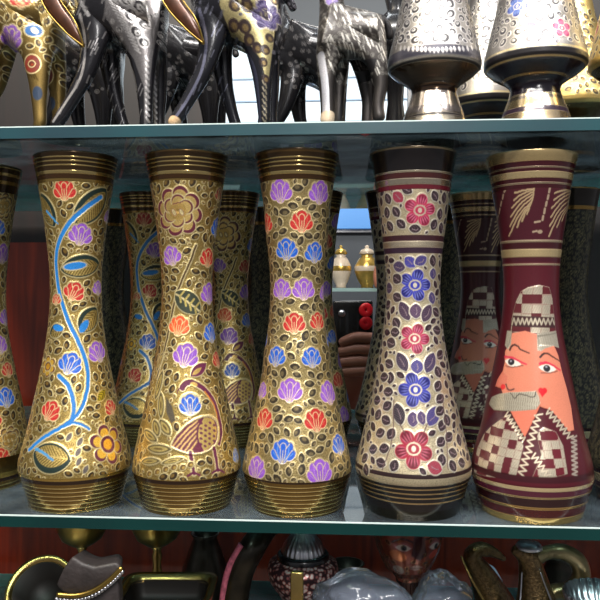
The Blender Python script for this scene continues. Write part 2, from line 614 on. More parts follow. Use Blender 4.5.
class Turned(Canvas):
    """half of a surface of revolution; the painted half repeats on the far side"""

    def __init__(self, prof, h0, h1, nv, nuh, centre, base=(170, 145, 85), metal=.9):
        self.nv, self.nuh = nv, nuh
        self.h = np.linspace(h0, h1, nv)
        self.r = self.radius(prof, self.h)
        self.th = (np.arange(nuh) / nuh - .5) * PI
        self.c = np.array([centre[0], centre[1], centre[2]])
        d = CAM - self.c
        self.phi = math.atan2(d[0], -d[1])          # turn that brings theta 0 to face the lens
        self.init(nv * nuh, base, metal)
        a = self.th + self.phi
        x = self.c[0] + self.r[:, None] * np.sin(a)[None]
        y = self.c[1] - self.r[:, None] * np.cos(a)[None]
        z = self.c[2] + np.repeat(self.h[:, None], nuh, 1)
        vx, vy = x - CAM[0], y - CAM[1]
        self.dep = vx * FWD[0] + vy * FWD[1]
        self.PX = CX + F * (vx * RGT[0] + vy * RGT[1]) / self.dep
        self.PY = CY - F * (z - CAM[2]) / self.dep
        self.TH = np.tile(self.th, nv)
        self.H = np.repeat(self.h, nuh)
        self.R = np.repeat(self.r, nuh)

    @staticmethod
    def radius(prof, h):
        P = np.array(prof)
        S = sm_path(P, 400)
        o = np.argsort(S[:, 1])
        return np.interp(h, S[o, 1], S[o, 0])

    def un(self, X, Y):
        k = int(np.argmin((self.PX - X) ** 2 + (self.PY - Y) ** 2))
        i, j = divmod(k, self.nuh)
        return self.th[j], self.h[i], F / self.dep[i, j]

    def local(self, X, Y, rad):
        t0, h0, S = self.un(X, Y)
        self.S0 = (t0, h0, S)
        dh = self.h[1] - self.h[0]
        r0 = max(0, int((h0 - rad / S - self.h[0]) / dh))
        r1 = min(self.nv, int((h0 + rad / S - self.h[0]) / dh) + 2)
        sl = slice(r0 * self.nuh, r1 * self.nuh)
        d = self.TH[sl] - t0
        d = (d + PI / 2) % PI - PI / 2
        dx = d * self.R[sl] * S
        k = np.nonzero(np.abs(dx) < rad)[0]
        return k + r0 * self.nuh, dx[k], -(self.H[sl][k] - h0) * S

    def to_local(self, P, c):
        t0, h0, S = self.un(c[0], c[1])
        out = []
        for X, Y in P:
            t, h, s = self.un(X, Y)
            rr = np.interp(h, self.h, self.r)
            # allow points a little past the outline
            out.append(((t - t0) * rr * S, -(h - h0) * S))
        return np.array(out)

    def samples(self, n, Y0, Y1):
        i = rng.integers(0, self.nv, n)
        j = rng.integers(0, self.nuh, n)
        X, Y = self.PX[i, j], self.PY[i, j]
        k = (Y > Y0) & (Y < Y1)
        return list(zip(X[k], Y[k]))

    def hY(self, Y):
        col = self.PY[:, self.nuh // 2]
        return np.interp(-Y, -col, self.h)

    def band(self, Y0, Y1, col, metal=0.0, rel=0.0, occ=1.0):
        ha, hb = sorted((self.hY(Y0), self.hY(Y1)))
        dh = self.h[1] - self.h[0]
        m = np.clip((self.H - ha) / dh + .5, 0, 1) * np.clip((hb - self.H) / dh + .5, 0, 1)
        self.put(np.arange(len(m)), m, col, metal, rel, occ)

    def mesh(self, name, top=None, bottom=None, extra_col=(60, 48, 30), step=1):
        """top / bottom: extra (r, z) rings that close the lip or the foot"""
        nv, nuh = self.nv, self.nuh
        rows = np.arange(0, nv, step)
        if rows[-1] != nv - 1:
            rows = np.append(rows, nv - 1)
        cols = np.arange(0, nuh, step)
        n = len(cols) * 2
        th = np.concatenate([self.th[cols], self.th[cols] + PI])
        def two(a):
            a = a.reshape(nv, nuh, -1)[rows][:, cols]
            return np.concatenate([a, a], 1)
        rgb, met, rel = two(self.rgb), two(self.met), two(self.rel)[..., 0]
        rr = self.r[rows][:, None] + rel
        X = rr * np.sin(th)[None]
        Y = -rr * np.cos(th)[None]
        Z = np.repeat(self.h[rows][:, None], n, 1)
        blocks = [np.stack([X, Y, Z], -1)]
        cols_ = [np.concatenate([rgb, met], -1)]
        ec = np.array([*lin(extra_col), .8], np.float32)
        order = blocks, cols_
        for ex, front in ((bottom, True), (top, False)):
            for r, z in (ex or []):
                ring = np.stack([r * np.sin(th), -r * np.cos(th), np.full(n, z)], -1)[None]
                cc = np.tile(ec, (1, n, 1))
                if front:
                    blocks.insert(0, ring)
                    cols_.insert(0, cc)
                else:
                    blocks.append(ring)
                    cols_.append(cc)
        V = np.concatenate(blocks, 0)
        Cc = np.concatenate(cols_, 0)
        m_rows = V.shape[0]
        co = V.reshape(-1, 3).astype(np.float32)
        i = np.arange(m_rows - 1)[:, None]
        j = np.arange(n)[None]
        j2 = (j + 1) % n
        q = np.stack([i * n + j, i * n + j2, (i + 1) * n + j2, (i + 1) * n + j], -1).reshape(-1, 4)
        me = bpy.data.meshes.new(name)
        me.vertices.add(len(co))
        me.vertices.foreach_set('co', co.ravel())
        me.loops.add(q.size)
        me.loops.foreach_set('vertex_index', q.ravel().astype(np.int32))
        me.polygons.add(len(q))
        me.polygons.foreach_set('loop_start', np.arange(0, q.size, 4, dtype=np.int32))
        me.update()
        me.validate()
        at = me.attributes.new('paint', 'FLOAT_COLOR', 'POINT')
        at.data.foreach_set('color', Cc.reshape(-1).astype(np.float32))
        return me


class Sided(Canvas):
    """points of a free mesh, painted in side-view pixels"""

    def __init__(self, x, y, base, metal):
        self.x, self.y = np.asarray(x), np.asarray(y)
        self.init(len(self.x), base, metal)

    def local(self, X, Y, rad):
        dx, dy = self.x - X, self.y - Y
        k = np.nonzero((np.abs(dx) < rad) & (np.abs(dy) < rad))[0]
        return k, dx[k], dy[k]

    def to_local(self, P, c):
        return np.asarray(P) - np.asarray(c)

    def samples(self, n, Y0, Y1):
        k = rng.integers(0, len(self.x), n)
        return [(self.x[i], self.y[i]) for i in k if Y0 < self.y[i] < Y1]

    def apply(self, me):
        at = me.attributes.new('paint', 'FLOAT_COLOR', 'POINT')
        c = np.concatenate([self.rgb, self.met[:, None]], 1)
        at.data.foreach_set('color', c.ravel().astype(np.float32))


# ------------------------------------------------------------------ the vases on the middle shelf
Z_UP = 0.335            # top of the upper shelf; the middle shelf's top is z = 0
GLASS_T = 0.0103
Z_LOW = -0.28
VY = 0.0455
PROF = [(.0398, 0), (.0432, .012), (.0462, .0225), (.0486, .031), (.0489, .0345), (.0476, .044), (.0424, .068), (.0372, .092), (.0322, .115), (.0278, .138),
        (.0246, .160), (.0228, .185), (.0232, .212), (.0262, .243), (.0305, .274), (.0352, .301), (.0376, .313), (.0378, .3155)]
PROF_FULL = [(r * (1.06 if 0.12 < h < .27 else 1.0), h) for r, h in PROF]      # fuller neck
PROF_WIDE = [(r * (1.03 if h < .05 else 1.0), h) for r, h in PROF]
PROF_NARROW = [(.0385, 0), (.0425, .016), (.0452, .030), (.0454, .034), (.0446, .045), (.0410, .068), (.0364, .092), (.0318, .115), (.0276, .138),
               (.0246, .160), (.0232, .185), (.0240, .212), (.0270, .243), (.0312, .274), (.0362, .301), (.0388, .313), (.0390, .3155)]
PROF_BLACK = [(.0405, 0), (.0440, .011), (.0474, .022), (.0505, .032), (.0512, .037), (.0504, .044), (.0440, .068), (.0385, .092), (.0338, .115), (.0296, .138),
              (.0262, .160), (.0240, .185), (.0244, .212), (.0276, .243), (.0316, .274), (.0358, .301), (.0385, .313), (.0388, .3155)]
PROF_MAROON = [(.0425, 0), (.0456, .009), (.0490, .021), (.0514, .031), (.0518, .036), (.0500, .048), (.0440, .070), (.0390, .092), (.0345, .115), (.0300, .138),
               (.0262, .160), (.0238, .185), (.0240, .212), (.0272, .243), (.0315, .272), (.0360, .297), (.0385, .308), (.0388, .3115)]

GOLD = (205, 176, 104)
GOLD_L = (242, 224, 166)
OLIVE = (120, 98, 48)
BROWN = (40, 28, 14)
RED, RED_L = (182, 36, 34), (208, 80, 66)
PUR, PUR_L = (138, 82, 188), (170, 120, 208)
BLU, BLU_L = (26, 88, 196), (90, 144, 218)
SKY = (32, 122, 200)
MAR = (84, 26, 58)


def rim_gilt(c):
    c.band(140, 185, (70, 52, 30), .75)
    for y0, y1 in ((156, 157.2), (160, 161.2), (164.3, 165.4), (170.2, 173.4)):
        c.band(y0, y1, (206, 182, 120), .95, .0002)
    c.band(149, 151, (110, 84, 46), .8)
    c.band(173.8, 177.5, (66, 44, 24), .6)
    c.band(178.5, 182, (170, 142, 80), .9)


def base_gilt(c):
    c.band(470, 535, (146, 116, 62), .97)
    c.band(476, 484, (206, 172, 92), .95)
    c.band(481.0, 485, (44, 26, 14), .4)
    for k in range(8):
        y = 488 + k * 4.0
        c.band(y, y + .9, (250, 224, 150), .97, .0001)
        c.band(y + 1.0, y + 1.7, (84, 58, 26), .95, 0)


def body_vine(c):                       # blue stem winding up a gold ground
    L = lambda *a, **k: c.leafshape(*a, **k)
    dg = (28, 44, 40)
    # leaves with dark rims
    for X, Y, a, b, rt, vein in ((92, 206, 25, 13, -48, ((71, 221), (80, 211), (92, 204), (101, 197))),
                                 (47, 210, 19, 10, 62, ((47, 210), (53, 217), (59, 225))),
                                 (82, 266, 21, 11, -10, None), (89, 320, 15, 10, -52, None),
                                 (56, 331, 9, 7, -20, None),
                                 (50, 458, 21, 14.5, 8, None)):
        L(X, Y, a + 1.3, b + 1.3, rt, GOLD_L, .9, p=.7, rel=.0003)
        L(X, Y, a, b, rt, dg, .3, p=.7)
        o = math.radians(rt + 90)
        sh = 1.5 if X != 50 else -2.0
        L(X, Y, a * .86, b * .70, rt, (206, 180, 108), .9, off=(math.cos(o) * sh, math.sin(o) * sh), p=.75, hatch=((120, 96, 44), 3.2))
    c.ell(75, 266, 12.5, 4.6, -8, GOLD_L, .9)
    c.ell(75, 266, 11.5, 3.8, -8, SKY, 0)
    c.ell(84, 326, 7.6, 3.6, -55, SKY, 0)
    c.ell(58, 328, 6.5, 3.4, 10, SKY, 0)
    c.stroke([(47, 211), (52, 217), (58, 224)], 3.2, (60, 140, 200), w1=1.6)
    c.stroke([(32, 446), (42, 452), (53, 460)], 3.6, (70, 140, 190), w1=2.4)
    vines = [[(101, 197), (92, 203), (83, 210), (71, 221), (63, 233), (58, 245), (56, 260), (57, 276), (59, 291), (64, 309), (70, 325), (77, 339),
              (83, 353), (87, 367), (88, 382), (86, 395), (82, 407), (75, 417), (65, 425), (51, 433), (39, 441), (29, 450)],
             [(59, 376), (67, 384), (72, 396), (74, 409), (72, 418)], [(64, 426), (72, 423), (80, 424), (89, 429)]]
    for v, w in zip(vines, (4.6, 4.8, 3.4)):
        c.stroke(v, w + 1.8, GOLD_L, .9, .0003)
    for v, w in zip(vines, (4.6, 4.8, 3.4)):
        c.stroke(v, w, SKY, 0, 0, w1=w * .75)
    for X, Y, r, cl, ll, rt in ((64, 190, 11.5, RED, RED_L, 0), (81, 235, 12, PUR, PUR_L, 10), (74, 292, 10.5, RED, RED_L, 25), (98, 288, 8, PUR, PUR_L, 0),
                                (98, 352, 11.5, PUR, PUR_L, -15), (70, 364, 12, BLU, BLU_L, 20), (50, 411, 11, RED, RED_L, 25), (111, 408, 8.5, RED, RED_L, -20),
                                (107, 217, 7, PUR, PUR_L, 0), (56, 300, 6, RED, RED_L, 0), (117, 388, 6, PUR, PUR_L, 0)):
        c.tulip(X, Y, r, cl, ll, GOLD_L, rt)
    # eight-petalled rosette
    for X, Y, R, dk in ((108, 444, 20, (92, 26, 52)), (48, 366, 11, (80, 40, 30))):
        for k in range(6):
            a = 2 * PI * k / 6 + .35
            ox, oy = math.cos(a) * R * .66, math.sin(a) * R * .66
            c.ell(X, Y, R * .36, R * .36, 0, GOLD_L, .9, (ox, oy), .0003)
            c.ell(X, Y, R * .32, R * .32, 0, dk, 0, (ox, oy))
            c.ell(X, Y, R * .24, R * .24, 0, (232, 186, 74), .8, (ox * .84, oy * .84))
        c.ell(X, Y, R * .46, R * .46, 0, GOLD_L, .9)
        c.ell(X, Y, R * .42, R * .42, 0, dk, 0)
        c.ell(X, Y, R * .25, R * .25, 0, (236, 176, 60), .8)
    for X, Y in ((69, 437), (80, 442), (78, 452), (79, 462), (86, 470)):
        c.leafshape(X, Y, 5.5, 3.2, -60, GOLD_L, .9, p=.7)
        c.leafshape(X, Y, 4.6, 2.4, -60, (96, 88, 84), .4, p=.7)
    c.leafshape(102, 395, 9, 5, -40, GOLD_L, .9)
    c.leafshape(102, 395, 8, 4, -40, (206, 186, 60), .9, hatch=((90, 80, 30), 3))
    c.scatter(4000, (2.8, 4.2), GOLD_L, BROWN, (130, 102, 50), 180, 480, .3)
    c.scatter(1600, (1.3, 1.9), GOLD_L, (92, 68, 30), (150, 120, 60), 180, 480, .2)
    c.stipple(.30, (88, 64, 24))


def rose(c, X, Y, R, dk):
    for ring, n, rr, ph in ((.72, 8, .33, .2), (.40, 6, .29, .6)):
        for k in range(n):
            a = ph + 2 * PI * k / n
            ox, oy = math.cos(a) * R * ring, math.sin(a) * R * ring
            c.ell(X, Y, R * rr + .9, R * rr + .9, 0, GOLD_L, .9, (ox, oy), .0003)
            c.ell(X, Y, R * rr, R * rr, 0, dk, 0, (ox, oy))
            c.ell(X, Y, R * rr * .93, R * rr * .86, math.degrees(a), (220, 188, 116), .9, (ox * .80, oy * .80))
    c.ell(X, Y, R * .36, R * .36, 0, (206, 170, 98), .9)
    for o in (-.16, .16):
        c.ell(X, Y, R * .17, R * .10, 65, dk, 0, (o * R, R * .05))
        c.ell(X, Y, R * .12, R * .06, 65, GOLD_L, .9, (o * R, R * .05))
    c.stroke([(X - 4, Y - 7), (X, Y - 8), (X + 5, Y - 9)], 1.4, dk, 0)


def body_bird(c):                       # big rose over a long-necked bird
    mar = (96, 26, 62)
    rose(c, 177.5, 211, 24, (88, 26, 44))
    c.stroke([(196, 245), (190, 262), (180, 285), (174, 305), (168, 335), (163, 356), (157, 378)], 4.2, GOLD_L, .9, .0003)
    c.stroke([(196, 245), (190, 262), (180, 285), (174, 305), (168, 335), (163, 356), (157, 378)], 2.2, (72, 54, 32), .2)
    c.leafshape(188, 302, 17, 11.5, 38, GOLD_L, .9, p=.7, rel=.0003)
    c.leafshape(188, 302, 16, 10.5, 38, (52, 58, 46), .3, p=.7)
    c.stroke([(176, 294), (188, 302), (199, 311)], 1.6, GOLD_L, .9)
    for k in range(4):
        x, y = 180 + k * 5, 296 + k * 4
        c.stroke([(x, y), (x + 4, y - 5)], 1.7, (206, 186, 110), .9)
        c.stroke([(x, y), (x + 1, y + 6)], 1.7, (206, 186, 110), .9)
    for X, Y, r, cl, ll, rt in ((216, 228, 11, BLU, BLU_L, 0), (171, 256, 11, PUR, PUR_L, -15), (208, 258, 10.5, RED, RED_L, 0), (209, 294, 12, PUR, PUR_L, 0),
                                (179, 326, 11, (226, 84, 40), (240, 150, 90), 10), (211, 333, 11, BLU, BLU_L, 0), (186, 356, 13, PUR, PUR_L, 15),
                                (217, 360, 9, RED, RED_L, 0), (219, 195, 8, (110, 40, 40), RED_L, 0), (236, 456, 8, (110, 130, 190), BLU_L, 0)):
        c.tulip(X, Y, r, cl, ll, GOLD_L, rt)
    # crest, neck, body, legs of the bird
    c.leafshape(199, 370, 12, 6.5, -35, GOLD_L, .9, rel=.0003)
    c.leafshape(199, 370, 11, 5.4, -35, mar, 0)
    c.leafshape(197, 371, 6, 2, -35, (206, 170, 98), .9)
    neck = [(182, 388), (187, 383), (194, 383), (205, 390), (214, 402), (219, 418), (221, 432), (219, 444)]
    c.stroke(neck, 7.5, GOLD_L, .9, .0003, w1=6)
    c.stroke(neck, 5.6, mar, 0, 0, w1=4)
    c.stroke([(205, 392), (214, 406), (218, 424), (218, 440)], 1.5, (226, 150, 60), .8)
    c.ell(194, 384, 3.6, 2, 15, (206, 170, 98), .9)
    c.stroke([(183, 387), (178, 390), (177, 394)], 2.0, mar, 0, w1=.8)
    body = [(169, 447), (173, 438), (180, 429), (191, 420), (204, 415), (214, 416), (219, 424), (219, 440), (213, 449), (202, 454), (190, 455), (178, 451)]
    c.poly(body, GOLD_L, .9, .0004, smooth=60)
    body2 = [(171, 446), (175, 438), (182, 430), (192, 422), (204, 417), (212, 418), (217, 425), (217, 439), (212, 447), (202, 452), (190, 453), (179, 450)]
    c.poly(body2, (104, 40, 60), 0, 0, smooth=60)
    for k in range(5):
        c.stroke([(173 + k * 4, 446 + k * 1.6), (183 + k * 4, 434 + k * 1.2), (197 + k * 2, 421 + k * 3)], 1.5, (216, 178, 116), .9)
    c.poly([(203, 418), (212, 419), (216, 427), (216, 439), (210, 447), (203, 450), (198, 440), (198, 428)], (216, 186, 110), .9, smooth=40)
    for i in range(4):
        for j in range(5):
            c.ell(201 + i * 4.4, 423 + j * 5.2 + (i % 2) * 2.4, 1.9, 1.4, 30, mar, 0)
    c.stroke([(203, 418), (198, 428), (198, 440), (203, 451)], 2.0, mar, 0)
    for pts in ([(190, 453), (192, 462), (194, 474)], [(214, 448), (216, 458), (218, 471)]):
        c.stroke(pts, 6, GOLD_L, .9)
        c.stroke(pts, 4, mar, 0, w1=3)
        c.stroke([(pts[2][0] - 6, pts[2][1] + 2), (pts[2][0], pts[2][1] - 1), (pts[2][0] + 6, pts[2][1] + 1)], 2.4, mar, 0)
    c.ell(190, 404, 12.5, 12, 0, GOLD_L, .9, rel=.0003)
    c.tulip(190, 405, 11, BLU, BLU_L, GOLD_L)
    # tail plumes
    for X, Y, a, b, rt in ((159, 385, 15, 4, -82), (161, 405, 13, 4, -100), (165, 427, 10, 5, 45), (156, 428, 9, 5, 60), (150, 436, 12, 4.5, 20),
                           (158, 449, 15, 4.6, -2), (150, 461, 13, 3.6, -8), (172, 461, 12, 3, -14), (160, 362, 10, 3, -75)):
        c.leafshape(X, Y, a + 1, b + 1, rt, GOLD_L, .9, rel=.0003, p=.7)
        c.leafshape(X, Y, a - .4, b - .4, rt, (96, 84, 54), .5, p=.7)
        c.leafshape(X, Y, a * .72, b * .55, rt, (214, 190, 116), .9, p=.7)
        c.leafshape(X, Y, a * .4, b * .22, rt, (92, 70, 36), .5, p=.7)
    c.poly([(166, 396), (172, 406), (176, 420), (171, 424), (166, 412)], (84, 76, 62), .4)
    for k in range(7):
        c.ring(141 + k * 8.3, 476 - k * 2.2 + (k > 4) * 2, 3.4, 2.8, -40, GOLD_L, (92, 68, 32), (180, 150, 80))
    c.scatter(4500, (2.9, 4.3), GOLD_L, (44, 32, 18), (130, 104, 56), 180, 482, .3)
    c.scatter(1600, (1.3, 1.9), GOLD_L, (88, 66, 34), (158, 128, 72), 180, 482, .2)
    c.stipple(.28, (92, 68, 28))


def body_tulips(c):                     # enamel tulips in rows
    T = [(280, 192, 14, 'p'), (320, 193, 14, 'p'), (302, 222, 13, 'r'), (267, 224, 12, 'r'), (286, 250, 13, 'b'), (315, 253, 12.5, 'b'), (281, 290, 12.5, 'p'),
         (304, 290, 13, 'p'), (323, 293, 10, 'p'), (294, 324, 12.5, 'r'), (318, 322, 11, 'r'), (276, 357, 12, 'b'), (312, 358, 12, 'b'), (328, 340, 10, 'b'),
         (290, 391, 14, 'p'), (329, 393, 14, 'p'), (264, 420, 12.5, 'r'), (316, 421, 13.5, 'r'), (283, 452, 14, 'b'), (339, 445, 12, 'b'), (256, 469, 14, 'p'),
         (320, 473, 15, 'p'), (262, 391, 10, 'p')]
    C = {'p': (PUR, PUR_L), 'r': (RED, RED_L), 'b': (BLU, BLU_L)}
    for X, Y, r, k in T:
        c.tulip(X, Y, r * .92, *C[k], (236, 216, 164))
    c.scatter(5000, (3.6, 4.8), (236, 216, 164), (44, 36, 24), (120, 106, 76), 180, 486, .2)
    c.scatter(3000, (1.8, 2.8), (236, 216, 164), (52, 42, 28), (130, 112, 80), 180, 486, .1)
    c.stipple(.24, (96, 78, 40))


SILV = (214, 202, 178)


def rim_black(c):
    c.band(140, 192, (20, 16, 17), 0)
    c.band(146, 147.6, (150, 130, 100), .9)
    c.band(170, 171.6, (208, 196, 170), .95, .0002)
    c.band(172, 177.5, (62, 26, 26), 0)
    c.band(178, 184, (206, 192, 168), .95, .0002)
    c.band(184, 190, (92, 24, 36), 0)


def body_black(c):                      # red and blue flowers on a pale silver ground
    dkl, dk2 = (36, 18, 27), (84, 66, 72)
    c.band(180, 188.5, (92, 24, 36), 0)
    c.band(234.5, 241, (52, 22, 30), 0)
    c.band(241, 247, (206, 192, 168), .95, .0002)
    c.band(247, 253.5, (46, 26, 44), 0)
    c.band(474.5, 479.5, (40, 22, 24), 0)
    def lf(X, Y, a, b, rt, cl=dkl):
        a, b = a * 1.14, b * 1.12
        c.leafshape(X, Y, a + .8, b + .8, rt, (232, 224, 206), .9, p=.6, rel=.0002)
        c.leafshape(X, Y, a, b, rt, cl, .1, p=.75, hatch=((140, 122, 128), 2.6), hatch_w=.22)
        c.stroke([(X - a * .5 * math.cos(math.radians(rt)), Y - a * .5 * math.sin(math.radians(rt))), (X + 1, Y + 1), (X + a * .5 * math.cos(math.radians(rt)), Y + a * .5 * math.sin(math.radians(rt)))], .5, (136, 118, 124), .3)
    pk, pk_d = (170, 34, 74), (120, 18, 50)
    bl, bl_d = (40, 48, 160), (24, 24, 100)
    rd, rd_d = (156, 22, 52), (104, 14, 36)
    c.flower(420, 210, 17, 5, pk, pk_d, SILV, phase=-1.4)
    lf(398, 197, 6, 5, 45, (150, 40, 66))
    for X, Y, rt in ((435, 196, 60), (444, 198, 80), (440, 214, 90), (434, 225, 110), (441, 228, 80), (401, 224, 45), (396, 212, 60), (388, 199, 70), (390, 226, 60),
                     (415, 229, 0), (387, 213, 90), (407, 190, 30)):
        lf(X, Y, 5.2, 4, rt)
    c.flower(415, 285, 17, 5, bl, bl_d, SILV, phase=-1.3)
    c.flower(414.5, 339, 16, 5, pk, pk_d, SILV, phase=-1.2)
    c.flower(415.5, 390, 18, 5, bl, bl_d, SILV, phase=-1.9)
    c.flower(414, 449, 20, 5, rd, rd_d, SILV, phase=-2.15)
    for X, Y, a, b, rt, cl in ((399, 267, 6, 5, 10, (58, 44, 80)), (410, 262, 6, 5, 45, (60, 60, 150)), (421, 261, 6, 4.6, -30, (60, 54, 120)), (433, 261, 5.5, 4, 80, dkl),
                               (397, 279, 5, 5, 40, dkl), (389, 288, 5.4, 5, 0, (54, 40, 70)), (397, 297, 5, 4.5, 30, dkl), (433, 274, 5, 4, 90, (58, 50, 100)),
                               (432, 298, 5.5, 4, 80, (58, 50, 100)), (404.5, 311, 9, 5.2, 62, (62, 42, 66)), (416, 311, 6.5, 5.5, 90, (78, 52, 84)), (427, 313, 8.5, 5, -62, (62, 42, 66)),
                               (396, 323, 5.5, 4.5, 60, dkl), (395, 332, 5, 4.5, 0, dkl), (391, 343, 5.5, 5, 20, dkl), (402, 362, 9, 5.2, 60, (56, 44, 66)), (417, 367, 6, 5.6, 90, (66, 58, 130)),
                               (430, 363, 9.5, 5.4, -62, (62, 48, 84)), (399, 414, 9.5, 5.6, 72, (44, 36, 46)), (413, 419, 6.5, 5, 90, (72, 52, 100)), (422, 418, 6, 4, 80, (72, 52, 100)),
                               (433, 416, 9.5, 6, -58, (66, 58, 120))):
        lf(X, Y, a, b, rt, cl)
    for X, Y in ((387, 406), (386, 420), (380, 433), (391, 434), (384, 448), (381, 463), (394, 466), (373, 449), (365, 458), (388, 392), (390, 378), (378, 415),
                 (440, 399), (440, 411), (442, 425), (441, 442), (449, 437), (453, 453), (453, 466), (442, 460), (462, 463), (438, 386), (438, 372), (447, 420),
                 (389, 364), (384, 377), (377, 400), (440, 355), (369, 436), (459, 440), (366, 470), (388, 305), (436, 312), (437, 330)):
        lf(X, Y, 5.4, 4.4, rng.uniform(0, 180))
    lf(435, 468, 7, 6, 20, (150, 46, 66))
    for pts in ([(400, 424), (404, 432)], [(427, 424), (424, 432)], [(382, 470), (392, 440), (394, 400)], [(448, 470), (446, 430), (442, 395)]):
        c.stroke(pts, 1.3, (86, 66, 66), .2)
    c.scatter(4200, (3.4, 4.6), (236, 228, 212), dkl, dk2, 189, 474, .1)
    c.scatter(2000, (1.5, 2.2), (236, 228, 212), dkl, dk2, 189, 474, .2)
    c.stipple(.12, (150, 134, 112))


def base_black(c):
    c.band(470, 530, (24, 18, 18), .25)
    c.band(474, 479.5, (40, 22, 24), 0)
    c.band(480, 486.5, (206, 192, 164), .95, .0002)
    for y in (489.5, 494, 498.5, 503.5):
        c.band(y, y + 1.1, (186, 158, 112), .95, .0002)
    c.band(512, 528, (48, 44, 36), .85)


WINE, WINE_D = (76, 18, 28), (56, 14, 22)


def rim_wine(c):
    c.band(140, 195, WINE_D, 0)
    c.band(147, 160.5, (196, 172, 124), .8, .0002)
    c.band(166, 167.4, (196, 176, 146), .95, .0002)
    c.band(171, 177.5, (200, 178, 134), .75, .0002)
    c.band(182, 183.6, (196, 176, 146), .95, .0002)


def body_portrait(c):                   # bearded man in a checked cap and coat
    sil, sil2 = (196, 184, 164), (206, 194, 172)
    skin, skin_d = (212, 128, 102), (196, 92, 76)
    c.band(184, 262, (66, 18, 30), 0)
    c.band(240, 242, (200, 180, 150), .95, .0002)
    c.band(242, 249, WINE_D, 0)
    c.band(249, 256.6, (200, 178, 134), .75, .0002)
    c.band(263.6, 265, (196, 176, 146), .95, .0002)
    for ox, sc in ((0, 1), (40, 1), (-42, 1)):
        c.stroke([(534 + ox, 188), (533 + ox, 197), (530 + ox, 206), (527 + ox, 214)], 1.1, (206, 180, 140), .8, .0002)
        for (sx_, sy_), (ex_, ey_) in (((533, 189), (515, 193)), ((533, 190), (514, 200)), ((533, 192), (512, 208)), ((532, 195), (511, 217)), ((532, 198), (510, 226)), ((531, 202), (509, 236)),
                                       ((530, 205), (517, 227)), ((529, 208), (522, 221))):
            c.stroke([(sx_ + ox, sy_), ((sx_ * .45 + ex_ * .55) + ox, sy_ * .6 + ey_ * .4), (ex_ + ox, ey_)], 1.0, (206, 180, 140), .8, .0002, w1=1.5)
    for X in (550, 505):
        for k in range(5):
            c.stroke([(X - k * 1.7, 188 + k * 7), (X - .8 - k * 1.7, 192 + k * 7)], 1.8, (200, 176, 150), .8)
    c.stroke([(535, 222), (540, 221)], 1.5, (200, 176, 150), .8)
    c.ell(540, 232, 2.2, 1.6, 0, (200, 176, 150), .8)
    c.stroke([(533, 232), (537, 231)], 1.4, (200, 176, 150), .8)

    def check(px, x0, y0, slant, dark):
        def f(x, y):
            u = (x - x0) + (y - y0) * slant
            v = (y - y0) - (x - x0) * slant * .4
            iu, iv = np.floor(u / px), np.floor(v / px)
            odd = (iu + 2 * iv) % 4 == 0
            odd = odd | ((iu * 3 + iv) % 7 == 2) | ((iu * 2 + iv * 3) % 9 == 5)
            gap = ((u / px) % 1 < .10) | ((v / px) % 1 < .12)
            hat = np.sin((u * .9 + v * .4) * 2 * PI / 2.2) > .55
            return [(hat * .35, (150, 138, 122), .6), (odd * 1.0, dark, 0), (gap * (~odd) * .7, (150, 120, 110), .4)]
        return f
    # cap
    c.poly([(511, 331), (512, 318), (516, 302), (521, 292), (528, 287), (539, 285), (549, 287), (552, 298), (554, 315), (556, 333), (537, 336)], sil, .75,
           .0003, pattern=check(9.6, 514, 284, .06, (86, 28, 34)))
    c.poly([(511, 326), (513, 315), (554, 317), (555, 328)], (62, 34, 36), .1)
    z = [(512 + k * 2.1, 318.5 if k % 2 else 324.5) for k in range(21)]
    c.stroke(z, 1.3, sil2, .85, smooth=False)
    # face, throat and ear side
    face = [(512, 333), (525, 331), (537, 334), (539, 345), (554, 346), (558, 355), (562, 372), (567, 390), (571, 408), (574, 430), (568, 432), (559, 420), (549, 410), (540, 406),
            (538, 410), (524, 438), (510, 412), (508, 408), (506, 400), (503, 394), (501, 388), (495.5, 386), (498, 379), (503, 371), (505, 362), (505, 352), (509, 344)]
    c.poly(face, skin, 0, .0004)
    c.poly([(503, 371), (508, 376), (507, 384), (503, 389), (495.5, 386), (498, 379)], (206, 112, 92), 0)
    c.poly([(509, 411), (539, 409), (524, 438)], (212, 116, 92), 0)
    # grey hair over the temple and sideburn
    c.poly([(537, 333), (556, 331), (559, 348), (553, 346), (545, 348), (541, 351), (537, 350)], (176, 168, 152), .6, pattern=lambda x, y: [((np.sin(x * 3.4 + y) > .3) * .5, (130, 120, 108), .4)])
    c.poly([(507, 331), (512, 331), (511, 345), (508, 350), (505, 345)], (176, 168, 152), .6)
    # eyes and brows
    for ex, ey, lid in ((512, 362, [(505, 357), (512, 357.5), (526, 364.5)]), (547, 368, [(540, 363.5), (548, 363), (560, 370)])):
        c.leafshape(ex + .5, ey + .6, 9.2, 3.9, 8, (230, 222, 212), 0)
        c.ell(ex - .5, ey, 3.7, 3.4, 0, (40, 36, 42), 0)
        c.ell(ex - 1, ey - .8, 1.1, 1, 0, (150, 150, 160), 0)
        c.stroke(lid, 2.7, (206, 46, 74), 0, w1=1.6)
        c.stroke([(lid[0][0] + 1, lid[0][1] + 9), (ex, ey + 5.2), (lid[2][0] - 3, lid[2][1] + 1)], 1.0, (120, 70, 60), 0)
    c.stroke([(510, 350), (512, 346), (516, 345), (522, 350), (529, 353)], 2.2, (58, 36, 34), 0, w1=1.2)
    c.stroke([(540, 357), (543, 354), (547, 353.5), (553, 357), (559, 361)], 2.2, (58, 36, 34), 0, w1=1.2)
    c.ell(503, 387, 3, 2.8, 0, (214, 30, 40), 0)
    c.stroke([(506, 384), (508, 389), (511, 390), (514, 389)], 1.3, (70, 40, 44), 0)
